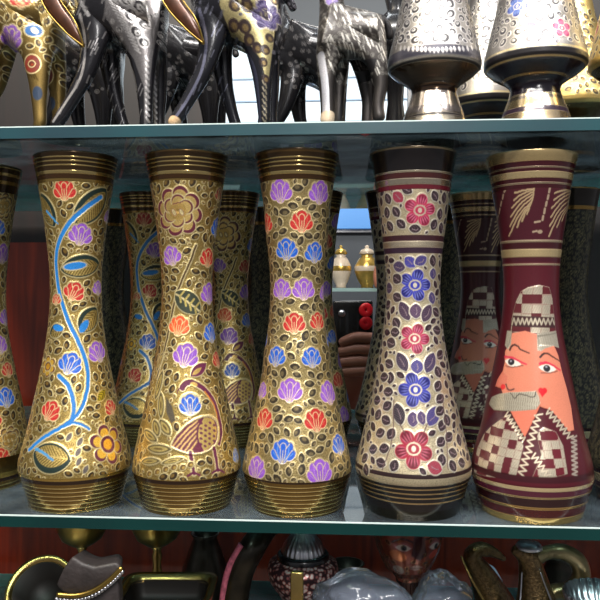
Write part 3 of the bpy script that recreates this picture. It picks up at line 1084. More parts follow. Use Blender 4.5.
    # beard
    c.poly([(489, 404), (492, 397), (500, 394), (510, 392), (536, 391), (539, 396), (540, 403), (536, 409), (510, 411), (494, 410)], (178, 170, 152), .6, .0005,
           pattern=lambda x, y: [((np.sin(x * 2.9 + np.sin(y * .8)) > .25) * .55, (122, 112, 98), .4)])
    c.stroke([(511, 393), (515, 398), (520, 394), (533, 397), (536, 392)], 1.0, (70, 60, 54), 0)
    c.ell(540.6, 390.5, 2.5, 2.6, 0, (222, 26, 40), 0)
    c.ell(544.6, 390.5, 2.5, 2.6, 0, (222, 26, 40), 0)
    c.poly([(538.5, 391.5), (546.8, 391.5), (542.4, 397)], (222, 26, 40), 0)
    # coat
    c.poly([(474, 473), (478, 447), (486, 430), (497, 420), (507, 416), (523, 442), (524, 452), (516, 477), (494, 477)], sil, .7, .0003,
           pattern=check(8.4, 477, 420, .12, (88, 28, 36)))
    c.poly([(536, 432), (544, 427), (556, 432), (563, 446), (567, 474), (548, 478), (533, 477), (541, 455)], sil, .7, .0003, pattern=check(8.8, 532, 424, -.1, (96, 24, 36)))
    c.poly([(505, 411), (511, 411), (525, 437), (523, 446)], (60, 16, 26), 0)
    c.poly([(539, 408), (547, 409), (536, 440), (528, 477), (516, 477), (525, 440)], (78, 18, 30), 0)
    c.poly([(546, 409), (552, 411), (574, 440), (568, 440)], (74, 26, 40), 0)
    def zig(a, b, n, w):
        a, b = np.array(a, float), np.array(b, float)
        d = (b - a)
        nrm = np.array([-d[1], d[0]]) / np.hypot(*d)
        return [tuple(a + d * k / n + nrm * (w if k % 2 else -w)) for k in range(n + 1)]
    c.stroke(zig((506, 413), (524, 441), 15, 2.6), 1.2, (226, 212, 186), .8, smooth=False)
    c.stroke(zig((539, 413), (521, 476), 20, 3.4), 1.3, (226, 212, 186), .8, smooth=False)
    c.stroke(zig((547, 410), (571, 438), 14, 3), 1.2, (226, 212, 186), .8, smooth=False)
    c.stroke(zig((533, 455), (548, 476), 10, 3), 1.2, (226, 212, 186), .8, smooth=False)
    c.stroke(zig((574, 436), (575, 476), 18, 2.6), 1.4, (196, 182, 168), .8, smooth=False)
    c.poly([(494, 412), (505, 412), (503, 418), (490, 428), (480, 440), (484, 426)], (66, 26, 40), 0)
    c.band(476.5, 483, WINE_D, 0)


def base_wine(c):
    c.band(470, 535, (44, 14, 18), 0)
    c.band(482.5, 491.5, (222, 198, 156), .7, .0002)
    c.band(491.5, 497, (84, 28, 48), 0)
    c.band(497.3, 499, (196, 170, 124), .95, .0002)
    c.band(507.5, 509.8, (196, 160, 100), .95, .0002)
    c.band(510, 517.5, (74, 16, 18), 0)
    c.band(517.8, 535, (184, 156, 96), .8, .0002)


def body_brown(c):                      # dark rosettes with enamel tulips
    for X, Y, R in ((3, 206, 13), (6, 300, 11), (-4, 352, 12), (10, 440, 13)):
        rose(c, X, Y, R, (70, 34, 24))
    for X, Y, r, k in ((3, 254, 11, 0), (5, 318, 9, 0), (0, 345, 10, 0), (6, 398, 11, 2), (-2, 228, 9, 2), (8, 370, 8, 1), (-8, 420, 10, 1), (3, 470, 10, 1), (-10, 275, 10, 1)):
        c.tulip(X, Y, r, *((PUR, PUR_L), (RED, RED_L), (BLU, BLU_L))[k], GOLD_L)
    c.scatter(4500, (2.9, 4.3), GOLD_L, (40, 28, 16), (130, 104, 56), 180, 486, .3)
    c.scatter(1600, (1.3, 1.9), GOLD_L, (80, 60, 30), (150, 120, 66), 180, 486, .2)
    c.stipple(.28, (88, 64, 28))


def body_lattice(c):                    # small glinting scrolls on black
    c.scatter(4200, (2.4, 4.2), (132, 122, 92), (18, 16, 16), (60, 54, 46), 150, 520, .2, lim=.3, swirl=True)
    c.scatter(3000, (1.2, 1.8), (132, 122, 92), (18, 16, 16), (60, 54, 46), 150, 520, .2, lim=.3)


def rim_lattice(c):
    c.band(140, 200, (30, 24, 18), .3)
    c.band(147, 152, (190, 150, 80), .95)
    c.band(176, 181, (160, 128, 70), .95)


VASES = {}


def make_vase(key, name, px, prof, h_rim, gold, metal, fb, fr, fs, mats, label, foot=(.033), H=.3155, group='tall flared vases on the middle glass shelf', nuh=256, nv=400):
    vy = VY + {'brown': .05, 'lattice': .035}.get(key, 0)
    x, dep = at_y(px, vy)
    loc = (x, vy, 0.0)
    c = Turned(prof, foot, h_rim, nv, nuh, loc, gold, metal)
    fb(c)
    root = thing(name, label, 'vase', loc, c.phi, group)
    r = Turned(prof, h_rim, H, 90, 64, loc, (60, 46, 30), .8)
    fr(r)
    s = Turned(prof, 0.0, foot, 90, 64, loc, (120, 92, 46), .9)
    fs(s)
    rt, rb = r.r[-1], s.r[0]
    meshes = (c.mesh(name + '_body'), c.mesh(name + '_body_small', step=2),
              r.mesh(name + '_rim', top=[(rt - .0012, H + .0008), (rt - .0028, H - .0004), (rt - .006, H - .03), (rt - .0125, H - .07)]),
              s.mesh(name + '_foot', bottom=[(rb - .0015, -.0000), (rb - .003, .0012), (.0005, .0014)]))
    link('body', meshes[0], M[mats[0]], root)
    link('rim_band', meshes[2], M[mats[1]], root)
    link('foot_band', meshes[3], M[mats[1]], root)
    meshes[1].materials.append(M[mats[0]])
    VASES[key] = (root, meshes, c.phi, name)
    return root


def back_vase(key, px, depth, label, turn=0.0, group='vases in the rows behind on the middle shelf'):
    root, meshes, phi, name = VASES[key]
    y = VY + depth
    x, _ = at_y(px, y)
    t = thing(name, label, 'vase', (x, y, 0), math.atan2(CAM[0] - x, -(CAM[1] - y)) + turn, group)
    for nm, me in (('body', meshes[1]), ('rim_band', meshes[2]), ('foot_band', meshes[3])):
        o = bpy.data.objects.new(nm, me)
        COL.objects.link(o)
        o.parent = t
    return t


G = (182, 156, 92)
make_vase('brown', 'brass_vase', -19, PROF_NARROW, .2895, G, .92, body_brown, rim_gilt, base_gilt, ('gilt', 'band'), 'gold vase with brown rosettes, cut by the left edge of the photo')
make_vase('vine', 'brass_vase', 76, PROF_WIDE, .2895, G, .92, body_vine, rim_gilt, base_gilt, ('gilt', 'band'), 'gold vase with a bright blue vine winding up it, front row')
make_vase('bird', 'brass_vase', 187, PROF, .2895, G, .92, body_bird, rim_gilt, base_gilt, ('gilt', 'band'), 'gold vase with a big rose over a long-necked maroon bird, front row')
make_vase('tulip', 'brass_vase', 297, PROF_FULL, .2895, (178, 158, 108), .92, body_tulips, rim_gilt, base_gilt, ('gilt', 'band'),
          'gold vase scattered with purple, red and blue tulips, front row')
make_vase('black', 'brass_vase', 413, PROF_BLACK, .2800, (206, 192, 160), .85, body_black, rim_black, base_black, ('silver', 'band'),
          'pale vase with black top and red and blue flowers, front row')
make_vase('wine', 'brass_vase', 531, PROF_MAROON, .2800, (66, 14, 24), 0.0, body_portrait, rim_wine, base_wine, ('lacquer', 'band'),
          'maroon vase painted with a bearded man in a checked cap, front row', H=.3115)
make_vase('lattice', 'brass_vase', 645, PROF_BLACK, .2895, (22, 20, 20), .3, body_lattice, rim_lattice, base_wine, ('silver', 'band'),
          'dark vase with a wine-striped foot, cut by the right edge of the photo', nuh=192, nv=300)

R2, R3 = .26, .44
back_vase('lattice', 108, R3, 'shadowed dark scroll vase in the gap just right of the blue vine vase', 1.3)
back_vase('vine', 149, R2, 'gold vase with a blue vine, standing behind between the vine vase and the bird vase', .12)
back_vase('bird', 230, R2, 'gold vase with a bird, standing behind between the bird vase and the tulip vase')
back_vase('tulip', 313, R2, 'gold tulip vase standing directly behind the front tulip vase', .5)
back_vase('black', 396, R2, 'pale flowered vase with black top, standing directly behind the front one like it', .9)
back_vase('wine', 480, R2, 'maroon vase with a bearded man, standing behind to the left of the front one', -.05)
back_vase('lattice', 567, R2, 'black vase covered in glinting scrolls, standing behind the maroon portrait vase')
back_vase('lattice', 263, R3, 'dark scroll vase in the third row, in the gap left of the tulip vase', .4)
back_vase('lattice', 446, R3, 'dark scroll vase in the third row, just right of the black-topped vase', .9)


# ------------------------------------------------------------------ glass shelves
def shelf(name, z_top, label, edge, x0=-.62, x1=.62, y1=.56):
    t = thing(name, label, 'shelf', (0, 0, z_top))
    bm_obj('glass_sheet', box_bm(x0, x1, .0006, y1, -GLASS_T, 0), M['glass'], t, False)
    bm_obj('front_edge', box_bm(x0, x1, -.0010, .0004, -GLASS_T, -.0008), edge, t, False)
    bm_obj('edge_highlight', box_bm(x0, x1, -.0010, .0006, -.0008, .0001), M['edge_glint'], t, False)  # thin pale strip drawn as the edge's highlight
    bm_obj('rear_edge', box_bm(x0, x1, y1, y1 + .001, -GLASS_T, 0), M['edge_rear'], t, False)
    return t


M['edge_rear'] = simple('teal_rear_edge_glow', (70, 206, 198), 0, 0.3)  # bright teal puts the edge's glow into its colour
shelf('glass_shelf', Z_UP, 'upper glass shelf with a pale teal edge, under the animal figurines', M['edge_up'])
shelf('glass_shelf', 0.0, 'middle glass shelf with a dark green edge, carrying the tall flared vases', M['edge_low'])
shelf('glass_shelf', Z_LOW, 'lowest glass shelf carrying the pots, jugs and wrapped pieces', M['edge_low'])

# ------------------------------------------------------------------ bell-shaped vases on the upper shelf
BELL = [(.0300, 0), (.0285, .006), (.0262, .0153), (.0222, .026), (.0200, .0355), (.0236, .0415), (.0345, .0490), (.0404, .0545), (.0414, .0580), (.0408, .0640), (.0362, .084),
        (.0315, .105), (.0272, .124), (.0215, .150), (.0160, .180), (.0128, .205), (.0140, .225), (.0200, .245)]


def bell_vase(key, px, k, label, fb, group='bell-shaped pedestal vases on the upper shelf'):
    y = .046
    x, dep = at_y(px, y)
    prof = [(r * k, h) for r, h in BELL]
    loc = (x, y, Z_UP)
    root = thing('pedestal_vase', label, 'vase', loc, 0, group)
    b = Turned(prof, .0525, .245, 320, 200, loc, (150, 146, 142), .92)
    fb(b, 'body')
    f = Turned(prof, .0, .0525, 110, 64, loc, (150, 140, 128), .95)
    fb(f, 'foot')
    root.rotation_euler = (0, 0, b.phi)
    me = (b.mesh('pedestal_vase_body', top=[(b.r[-1] - .002, .246), (b.r[-1] - .004, .240), (.006, .2)], step=1), f.mesh('pedestal_vase_foot', bottom=[(f.r[0] - .002, 0), (.0005, .002)]))
    link('body', me[0], M['silver'], root)
    link('pedestal', me[1], M['band'], root)
    VASES[key] = (root, me, b.phi, 'pedestal_vase')
    return root


def bell_silver(c, part):
    if part == 'body':
        c.band(44, 54, (58, 56, 66), .4)
        for k in range(22):
            c.leafshape(392 + k * 4.2, 50 - abs(k - 10.5) * .25, 3.2, 1.5, 80, (200, 196, 196), .9)
        c.band(55, 56.5, (214, 208, 198), .95)
        c.band(57, 61.5, (30, 26, 26), .2)
        c.band(62, 69, (200, 168, 108), .95)
        c.band(69, 75, (40, 28, 22), .3)
        c.scatter(5000, (4.0, 6.2), (214, 210, 208), (30, 27, 33), (110, 106, 110), -60, 45, .1, swirl=True)
        c.scatter(4000, (1.6, 3.0), (214, 210, 208), (34, 30, 36), (110, 106, 110), -60, 45, .1)
    else:
        c.band(50, 90, (92, 70, 52), .9)
        for y in (72, 76, 80, 84, 88):
            c.band(y, y + 1.4, (36, 24, 20), .5)
        c.band(90, 104, (196, 184, 172), .95)
        c.band(104, 110, (120, 112, 110), .8)
        c.scatter(400, (1.6, 2.2), (214, 208, 200), (40, 36, 40), (120, 116, 116), 103, 111, .2)
        c.band(112, 114, (30, 26, 26), .2)
        c.band(115, 135, (204, 192, 170), .95)


def bell_white(c, part):
    if part == 'body':
        c.flower(517, 6, 12, 5, (50, 90, 180), (30, 50, 130), (220, 212, 200), phase=.3)
        c.flower(562, 28, 11, 5, (206, 60, 110), (150, 30, 80), (220, 212, 200), phase=.9)
        c.flower(541, -16, 12, 5, (206, 60, 110), (150, 30, 80), (220, 212, 200))
        c.leafshape(531, 24, 5, 3, 20, (206, 50, 120), 0)
        c.band(46.5, 55, (30, 26, 30), .1)
        c.band(44, 46, (206, 190, 150), .95)
        c.band(55, 57, (200, 172, 120), .95)
        c.band(57, 62, (44, 30, 26), .1)
        c.band(62, 66.5, (196, 160, 104), .95)
        c.band(66.5, 76, (34, 26, 30), .1)
        c.scatter(4000, (4.0, 6.0), (236, 230, 220), (46, 42, 50), (150, 146, 150), -60, 44, .4, swirl=True)
        c.scatter(2000, (2.0, 3.0), (236, 230, 220), (46, 42, 50), (150, 146, 150), -60, 44, .3)
    else:
        c.band(50, 92, (28, 20, 30), .15)
        c.band(72, 73.5, (196, 160, 104), .95)
        c.band(92, 94, (206, 190, 160), .95)
        c.band(97, 105, (214, 192, 150), .95)
        c.band(105, 110, (52, 40, 52), .3)
        c.band(110, 135, (220, 196, 158), .95)


def bell_gold(c, part):
    if part == 'body':
        c.rgb[:] = lin((206, 178, 110))
        c.flower(592, 32, 13, 5, (200, 60, 50), (140, 30, 30), GOLD_L)
        c.tulip(590, 4, 11, BLU, BLU_L, GOLD_L)
        c.band(55, 62, (90, 70, 36), .9)
        c.band(63, 72, (180, 146, 70), .95)
        c.scatter(2400, (2.6, 4.2), GOLD_L, (66, 50, 28), (160, 130, 70), -60, 56, .6)
    else:
        c.band(50, 135, (110, 92, 56), .95)
        c.band(88, 92, (40, 30, 22), .3)


bell_vase('bell_silver', 434, 1.0, 'silver scroll-engraved pedestal vase with copper-coloured rings below, next to the figurines', bell_silver)
bell_vase('bell_white', 535, 1.07, 'pale pedestal vase with pink petals and a dark waist, on the upper shelf', bell_white)
bell_vase('bell_gold', 641, 1.05, 'golden pedestal vase with a red flower, cut by the right edge of the photo', bell_gold)
for key, px, dep, lab in (('bell_white', 487, .14, 'dark pedestal vase in the shadow between the silver and the pale one'), ('bell_gold', 574, .15, 'gold pedestal vase standing behind, right of the pale one')):
    root, me, phi, nm = VASES[key]
    y = .046 + dep
    x, _ = at_y(px, y)
    t = thing(nm, lab, 'vase', (x, y, Z_UP), phi + 1.2, 'pedestal vases behind on the upper shelf')
    for n_, m_ in (('body', me[0]), ('pedestal', me[1])):
        o = bpy.data.objects.new(n_, m_)
        COL.objects.link(o)
        o.parent = t

# ------------------------------------------------------------------ animal figurines on the upper shelf
SF = 1134.0


def figure_mesh(name, pxc, near, far_dy, subdiv=5):
    """near: list of (px, py, dy_mm, radius px) joints and edges"""
    J, E = near
    pts = [((x - pxc) / SF, dy / 1000.0, (130.0 - y) / SF, r / SF, (ry if ry else r) / SF) for (x, y, dy, r, ry) in J]
    return skin_mesh(name, pts, E, subdiv)


def strider(back_fore=True):
    """walking pack animal seen from the side, facing left; pixel skeleton"""
    J = [(122, 12, 0, 36, 27), (100, 6, 0, 30, 26), (147, 10, 0, 33, 26),          # 0 trunk, 1 chest, 2 haunch
         (86, -22, 0, 19, 16), (76, -58, 0, 13, 12), (64, -92, 0, 12, 11), (44, -96, 0, 9, 8), (32, -90, 0, 6, 6),   # 3..7 neck and head
         (99, 44, -17, 14, 10), (91, 76, -18, 9.5, 8.5), (74, 106, -18, 7, 6.5), (63, 124, -18, 7, 7), (57, 129, -18, 5, 5),    # 8..12 near fore leg
         (147, 44, -16, 19, 11), (149, 78, -17, 11, 8.5), (150, 106, -17, 7.4, 6.8), (151, 124, -17, 7, 7), (146, 129, -17, 5, 5),     # 13..17 near hind leg
         (103, 44, 16, 13, 10), (108, 80, 17, 8.5, 8), (115, 106, 17, 6.4, 6), (121, 126, 17, 6.6, 6),      # 18..21 far fore leg
         (152, 44, 16, 15, 10), (156, 84, 17, 9, 8), (156, 108, 17, 6.4, 6), (157, 126, 17, 6.6, 6),        # 22..25 far hind leg
         (168, -10, 0, 8, 8), (176, -2, 0, 5, 5), (180, 8, 0, 4, 4)]
    E = [(0, 1), (0, 2), (1, 3), (3, 4), (4, 5), (5, 6), (6, 7), (1, 8), (8, 9), (9, 10), (10, 11), (11, 12), (2, 13), (13, 14), (14, 15), (15, 16), (16, 17),
         (1, 18), (18, 19), (19, 20), (20, 21), (2, 22), (22, 23), (23, 24), (24, 25), (2, 26), (26, 27), (27, 28)]
    if not back_fore:               # both fore legs stride forward together
        J[18:22] = [(98, 44, 16, 13, 10), (90, 76, 18, 9, 8), (70, 106, 18, 7, 6.5), (58, 124, 18, 7, 7)]
    return J, E


def small_horse():
    J = [(356, 38, 0, 29, 22), (340, 34, 0, 25, 21), (372, 36, 0, 24, 20),
         (338, 4, 0, 15, 13), (332, -28, 0, 12, 11), (318, -48, 0, 10, 9), (304, -42, 0, 7, 7),
         (333, 62, -14, 13, 9), (332, 88, -14, 8.6, 8), (333, 112, -14, 7.4, 7), (333, 125, -14, 8.4, 8), (329, 129, -14, 6, 6),
         (380, 60, -13, 14, 9), (386, 88, -14, 7.5, 7), (382, 110, -14, 6, 6), (384, 126, -14, 7, 7),
         (344, 66, 14, 11, 8), (345, 96, 14, 7, 7), (345, 126, 14, 7, 7), (372, 66, 14, 11, 8), (376, 96, 14, 7, 7), (375, 126, 14, 7, 7),
         (388, 20, 0, 7, 7), (394, 26, 0, 6, 5), (396, 40, 0, 4, 4)]
    E = [(0, 1), (0, 2), (1, 3), (3, 4), (4, 5), (5, 6), (1, 7), (7, 8), (8, 9), (9, 10), (10, 11), (2, 12), (12, 13), (13, 14), (14, 15), (1, 16), (16, 17), (17, 18),
         (2, 19), (19, 20), (20, 21), (2, 22), (22, 23), (23, 24)]
    return J, E


BASE_B = figure_mesh('strider', 130, strider(), 0)
BASE_A = figure_mesh('strider_forward', 130, strider(False), 0)
BASE_H = figure_mesh('small_horse', 360, small_horse(), 0)


def figurine(name, base, pxc, px, dy, label, cat, paint, mat='figure', shift=0, extra=None, group='animal figurines standing on the upper shelf'):
    """px: where the skeleton's reference column lands in the photo"""
    me = base.copy()
    n = len(me.vertices)
    co = np.empty(n * 3, np.float32)
    me.vertices.foreach_get('co', co)
    co = co.reshape(-1, 3)
    c = Sided(co[:, 0] * SF + pxc, 130 - co[:, 2] * SF, (24, 23, 27), .35)
    paint(c)
    c.apply(me)
    x, _ = at_y(px, dy)
    t = thing(name, label, cat, (x, dy, Z_UP + .001), YAW, group)
    link('body', me, M[mat], t)
    if extra:
        extra(t)
    return t


SL = (196, 192, 190)


def paint_silver(c):
    c.rgb[:] = lin((30, 29, 33)); c.met[:] = .5
    pan = [(118, -30), (162, -30), (164, 20), (158, 60), (154, 100), (153, 128), (150, 128), (150, 90), (140, 62), (124, 40), (112, 20)]
    c.poly(pan, (120, 116, 116), .85)
    c.occ[:] = 0
    for X, Y, s in ((134, 6, 6), (146, 12, 6.5), (138, 20, 6.5), (150, 28, 5.5), (143, 36, 6), (150, 46, 5), (148, -4, 6), (132, -10, 6)):
        c.ell(X, Y, s + 1.2, s * .9 + 1.2, 40, SL, .95)
        c.ell(X, Y, s, s * .8, 40, (28, 26, 30), .3)
        c.ell(X, Y, s * .5, s * .4, 40, SL, .9, (1, 1))
        c.ell(X, Y, s * .25, s * .2, 40, (28, 26, 30), .3, (1.5, 1.5))
    for k in range(16):
        c.stroke([(119 + k * 1.6, 0 + k * 3.6), (123 + k * 1.6, 3 + k * 3.6)], 1.5, SL, .9)
        c.stroke([(114 + k * 1.8, 2 + k * 3.4), (118 + k * 1.8, 4 + k * 3.4)], 1.2, SL, .9)
    for k in range(11):
        c.stroke([(152, 60 + k * 6), (154.5, 64 + k * 6)], 2.0, SL, .9)
    c.stroke([(116, 46), (128, 56), (138, 74), (142, 92)], 2.4, SL, .9, w1=1.2)
    c.stroke([(88, 20), (92, 50), (88, 80), (72, 106), (60, 124)], 2.2, (206, 200, 196), .9)
    c.stroke([(96, 20), (86, 0), (82, -30)], 3.0, SL, .9)
    c.occ[:] = np.maximum(c.occ, ((c.x < 116) | (c.y > 48)) * 1.0)
    for k in range(150):
        x_, y_ = rng.uniform(66, 150), rng.uniform(-60, 122)
        c.stroke([(x_, y_), (x_ - 3, y_ + 7)], .8, (150, 146, 146), .9, occ=0)
    c.scatter(1500, (2.2, 3.4), SL, (30, 28, 32), (110, 106, 110), -110, 60, .5, swirl=True)


def paint_leopard(c):
    c.rgb[:] = lin((22, 22, 28)); c.met[:] = .4
    pan = [(112, -36), (160, -36), (164, 10), (160, 44), (155, 84), (152, 84), (148, 66), (138, 52), (118, 40), (108, 14)]
    c.poly(pan, (186, 172, 124), .85)
    c.occ[:] = 0
    c.flower(153, 22, 15, 6, (92, 78, 130), (52, 42, 84), (220, 210, 200))
    for X, Y, s in ((122, 14, 7), (134, 14, 7.5), (121, 32, 7), (132, 34, 7.5), (136, 46, 6.5), (144, 54, 6), (152, 56, 5.5), (150, 68, 5), (152, 84, 4.5), (140, -2, 7), (126, -6, 7),
                    (156, 44, 5), (160, 4, 5.5), (152, -6, 7)):
        c.ell(X, Y, s, s * .82, 60, (44, 32, 30), .2)
        c.ell(X, Y, s * .45, s * .36, 60, (120, 100, 66), .6, (.6, 1))
    c.stroke([(118, 44), (132, 58), (142, 80), (146, 128)], 3.4, (70, 72, 92), .8)
    c.stroke([(88, 18), (94, 46), (90, 76), (76, 104), (64, 122)], 2.6, (120, 120, 140), .9)
    c.ell(60, 126, 9, 6, 0, (214, 180, 140), .3)
    c.occ[:] = np.maximum(c.occ, ((c.x < 116) | (c.y > 60)) * 1.0)
    for k in range(110):
        x_, y_ = rng.uniform(66, 112), rng.uniform(-60, 122)
        c.stroke([(x_, y_), (x_ - 3, y_ + 7)], .8, (110, 110, 124), .9, occ=0)
    for k in range(14):
        c.stroke([(149 + (k % 2) * 3, 86 + k * 3), (151 + (k % 2) * 2, 90 + k * 3)], 1.1, (150, 140, 120), .8, occ=0)
    c.scatter(1500, (1.8, 2.8), (150, 146, 156), (24, 24, 30), (100, 96, 104), -110, 60, .5, swirl=True)


def paint_gold(c):
    c.rgb[:] = lin((128, 106, 60)); c.met[:] = .92
    for k in range(14):
        c.stroke([(110 + k * 2.9, 66 + abs(k - 3) * 1.5 - 6), (113 + k * 2.9, 72 + abs(k - 3) * 1.5 - 6)], 1.6, (90, 70, 30), .8)
    c.tulip(124, 38, 12, (130, 84, 170), (170, 130, 206), GOLD_L, 20)
    c.ell(147, 32, 9.5, 7, 0, GOLD_L, .9)
    c.ell(147, 32, 8.4, 6, 0, (40, 110, 180), 0)
    c.ell(148, 32, 3.6, 2.6, 40, GOLD_L, .9)
    c.ell(145, 65, 9.5, 10, 0, GOLD_L, .9)
    c.ell(145, 65, 8.4, 9, 0, (130, 46, 30), 0)
    c.ring(145, 65, 3.5, 3, 0, GOLD_L, (96, 36, 26), (160, 70, 40))
    c.ell(150, 94, 5, 7, 0, (50, 66, 90), .1)
    c.tulip(136, 2, 11, RED, RED_L, GOLD_L)
    c.scatter(2600, (2.4, 3.8), GOLD_L, (54, 38, 18), (120, 96, 46), -110, 74, .3)


def paint_horse(c):
    c.rgb[:] = lin((74, 70, 68)); c.met[:] = .9
    c.scatter(2600, (1.6, 2.6), (150, 146, 138), (40, 36, 36), (100, 96, 92), -60, 80, .1, swirl=True)
    for k in range(220):
        x_, y_ = rng.uniform(326, 396), rng.uniform(-50, 76)
        c.stroke([(x_, y_), (x_ + 2.5, y_ + 6)], .8, (206, 202, 194), .95, occ=0)
    c.poly([(344, 66), (380, 66), (378, 78), (350, 84), (342, 128), (350, 128), (360, 84)], (24, 22, 24), .4)
    c.leafshape(337, 7, 8, 6, -70, (140, 120, 180), 0)
    c.stroke([(326, 62), (330, 90), (331, 116)], 7, (206, 206, 214), .9)
    c.ell(333, 124, 10, 8, 0, (206, 186, 160), .3)
    c.stroke([(392, 10), (398, 40), (404, 86)], 14, (24, 22, 24), .4)


def paint_dark(c):
    c.rgb[:] = lin((22, 21, 24)); c.met[:] = .5
    c.scatter(700, (1.8, 3.0), (130, 126, 126), (20, 20, 22), (80, 78, 80), -110, 60, 1.5, swirl=True)


def strap(parent):
    bm = tube_bm([((46 - 130) / SF, -.026, (130 + 40) / SF, .006), ((60 - 130) / SF, -.028, (130 - 6) / SF, .0078), ((80 - 130) / SF, -.030, (130 - 34) / SF, .0056), ((92 - 130) / SF, -.029, (130 - 52) / SF, .002)], n=12, steps=26, flat=.35)
    o = bm_obj('chest_strap', bm, simple('brown_enamel_strap', (66, 36, 20), .5, .3, .3, .35, 160), parent)
    o['label'] = 'brown enamelled strap edged in gold'
    for s in (-1, 1):
        e = tube_bm([((46 + s * 7 - 130) / SF, -.0285, (130 + 40) / SF, .0008), ((60 + s * 8 - 130) / SF, -.031, (130 - 6 + s * 3) / SF, .0008), ((80 + s * 5.5 - 130) / SF, -.033, (130 - 34 + s * 4) / SF, .0008), ((93 - 130) / SF, -.030, (130 - 53) / SF, .001)], n=8, steps=24)
        bm_obj('gold_edging', e, M['brass_dull'], o)


FY = .036
figurine('animal_figurine', BASE_A, 130, 27, FY, 'gold enamelled long-legged animal figurine, at the left end of the upper shelf', 'figurine', paint_gold, 'gilt')
figurine('animal_figurine', BASE_B, 130, 130, FY, 'black striding animal figurine with a silver scroll-engraved haunch', 'figurine', paint_silver, extra=strap)
figurine('animal_figurine', BASE_B, 130, 245, FY, 'black striding animal figurine with a leopard-spotted cream haunch and purple flower', 'figurine', paint_leopard, extra=strap)
figurine('animal_figurine', BASE_H, 360, 354, FY, 'silver engraved horse figurine with one pale straight foreleg', 'figurine', paint_horse, 'silver')
for px, lab in ((92, 'dark animal figurine behind, in the gap between the gold and the silver ones'), (196, 'dark animal figurine behind, between the silver and the leopard-spotted ones'),
                (318, 'dark animal figurine behind, left of the silver horse')):
    figurine('animal_figurine', BASE_B, 130, px, .16, lab, 'figurine', paint_dark, group='dark figurines behind on the upper shelf')

# small dark kettle under the horse
kx, _ = at_y(362, .16)
k = thing('kettle', 'small dark kettle standing behind the silver horse', 'kettle', (kx, .16, Z_UP))
bm_obj('body', lathe_bm([(0, 0), (.013, 0), (.019, .008), (.020, .016), (.015, .025), (.006, .030), (.004, .034), (0, .036)], 32), M['black'], k)
bm_obj('spout', tube_bm([(.016, 0, .012, .004), (.026, 0, .020, .003), (.030, 0, .030, .0025)], 10, 14), M['black'], k)
bm_obj('handle', tube_bm([(-.017, 0, .010, .002), (-.029, 0, .016, .002), (-.027, 0, .028, .002), (-.014, 0, .028, .002)], 8, 18), M['black'], k)
hx, _ = at_y(398, .10)
k = thing('round_jug', 'dark round jug looming behind the horse, beside the silver pedestal vase', 'jug', (hx, .14, Z_UP))
bm_obj('body', lathe_bm([(0, 0), (.016, 0), (.012, .02), (.008, .05), (.010, .085), (.022, .10), (.026, .118), (.018, .135), (.008, .145), (.011, .158), (.009, .158), (.006, .145), (0, .14)], 36), M['black'], k)
bm_obj('handle', tube_bm([(.020, 0, .125, .003), (.036, 0, .13, .003), (.038, 0, .10, .003), (.012, 0, .07, .003)], 8, 20), M['black'], k)

# ------------------------------------------------------------------ pieces on the lowest shelf
def low(px, depth):
    p = W(px, 0, depth)
    return (p.x, p.y, Z_LOW)


def zz(y, depth):           # height above the lowest shelf of image row y at this depth
    return CAM[2] - (y - CY) / F * depth - Z_LOW


def goblet(px, depth, label):
    t = thing('goblet', label, 'goblet', low(px, depth), 0, 'brass goblets on the lowest shelf')
    zt = zz(545, depth)
    bm_obj('bowl', lathe_bm([(0, zt), (.012, zt + .001), (.022, zt + .008), (.028, zt + .020), (.030, zt + .034), (.0315, zt + .036), (.0305, zt + .037), (.027, zt + .020), (.020, zt + .010), (0, zt + .004)], 40), M['brass_dull'], t)
    bm_obj('stem', lathe_bm([(.011, zt - .052), (.0065, zt - .034), (.0045, zt - .022), (.006, zt - .012), (.0045, zt - .006), (.008, zt + .0005)], 24), M['brass'], t)
    bm_obj('foot', lathe_bm([(0, 0), (.026, 0), (.027, .003), (.021, .010), (.013, zt - .055), (.011, zt - .050), (0, zt - .050)], 36), M['brass_dull'], t)


goblet(82, .80, 'brass goblet further left, behind the dark leather pouch')
goblet(157, .80, 'brass goblet behind the rectangular brass dish')

t = thing('brass_bowl', 'tilted brass bowl with a dark inside, far left of the lowest shelf', 'bowl', low(45, .70))
b = lathe_bm([(0, 0), (.012, .002), (.022, .010), (.028, .022), (.030, .030), (.0335, .0315), (.033, .033), (.028, .031), (.025, .022), (.018, .012), (0, .006)], 44)
bmesh.ops.rotate(b, verts=b.verts, cent=(0, 0, 0), matrix=Matrix.Rotation(math.radians(48), 3, 'X'))
bmesh.ops.translate(b, verts=b.verts, vec=(0, .012, zz(596, .70) - .010))
bm_obj('bowl', b, M['brass'], t)
i = lathe_bm([(0, .0066), (.018, .0126), (.0248, .0222), (.0272, .030), (.0265, .030), (.017, .0135), (0, .0076)], 40)
bmesh.ops.rotate(i, verts=i.verts, cent=(0, 0, 0), matrix=Matrix.Rotation(math.radians(48), 3, 'X'))
bmesh.ops.translate(i, verts=i.verts, vec=(0, .012, zz(596, .70) - .010))
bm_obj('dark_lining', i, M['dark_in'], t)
bm_obj('stand', lathe_bm([(0, 0), (.024, 0), (.018, .01), (.007, .03), (.008, zz(596, .70) - .010), (0, zz(596, .70) - .006)], 30), M['brass_dull'], t)


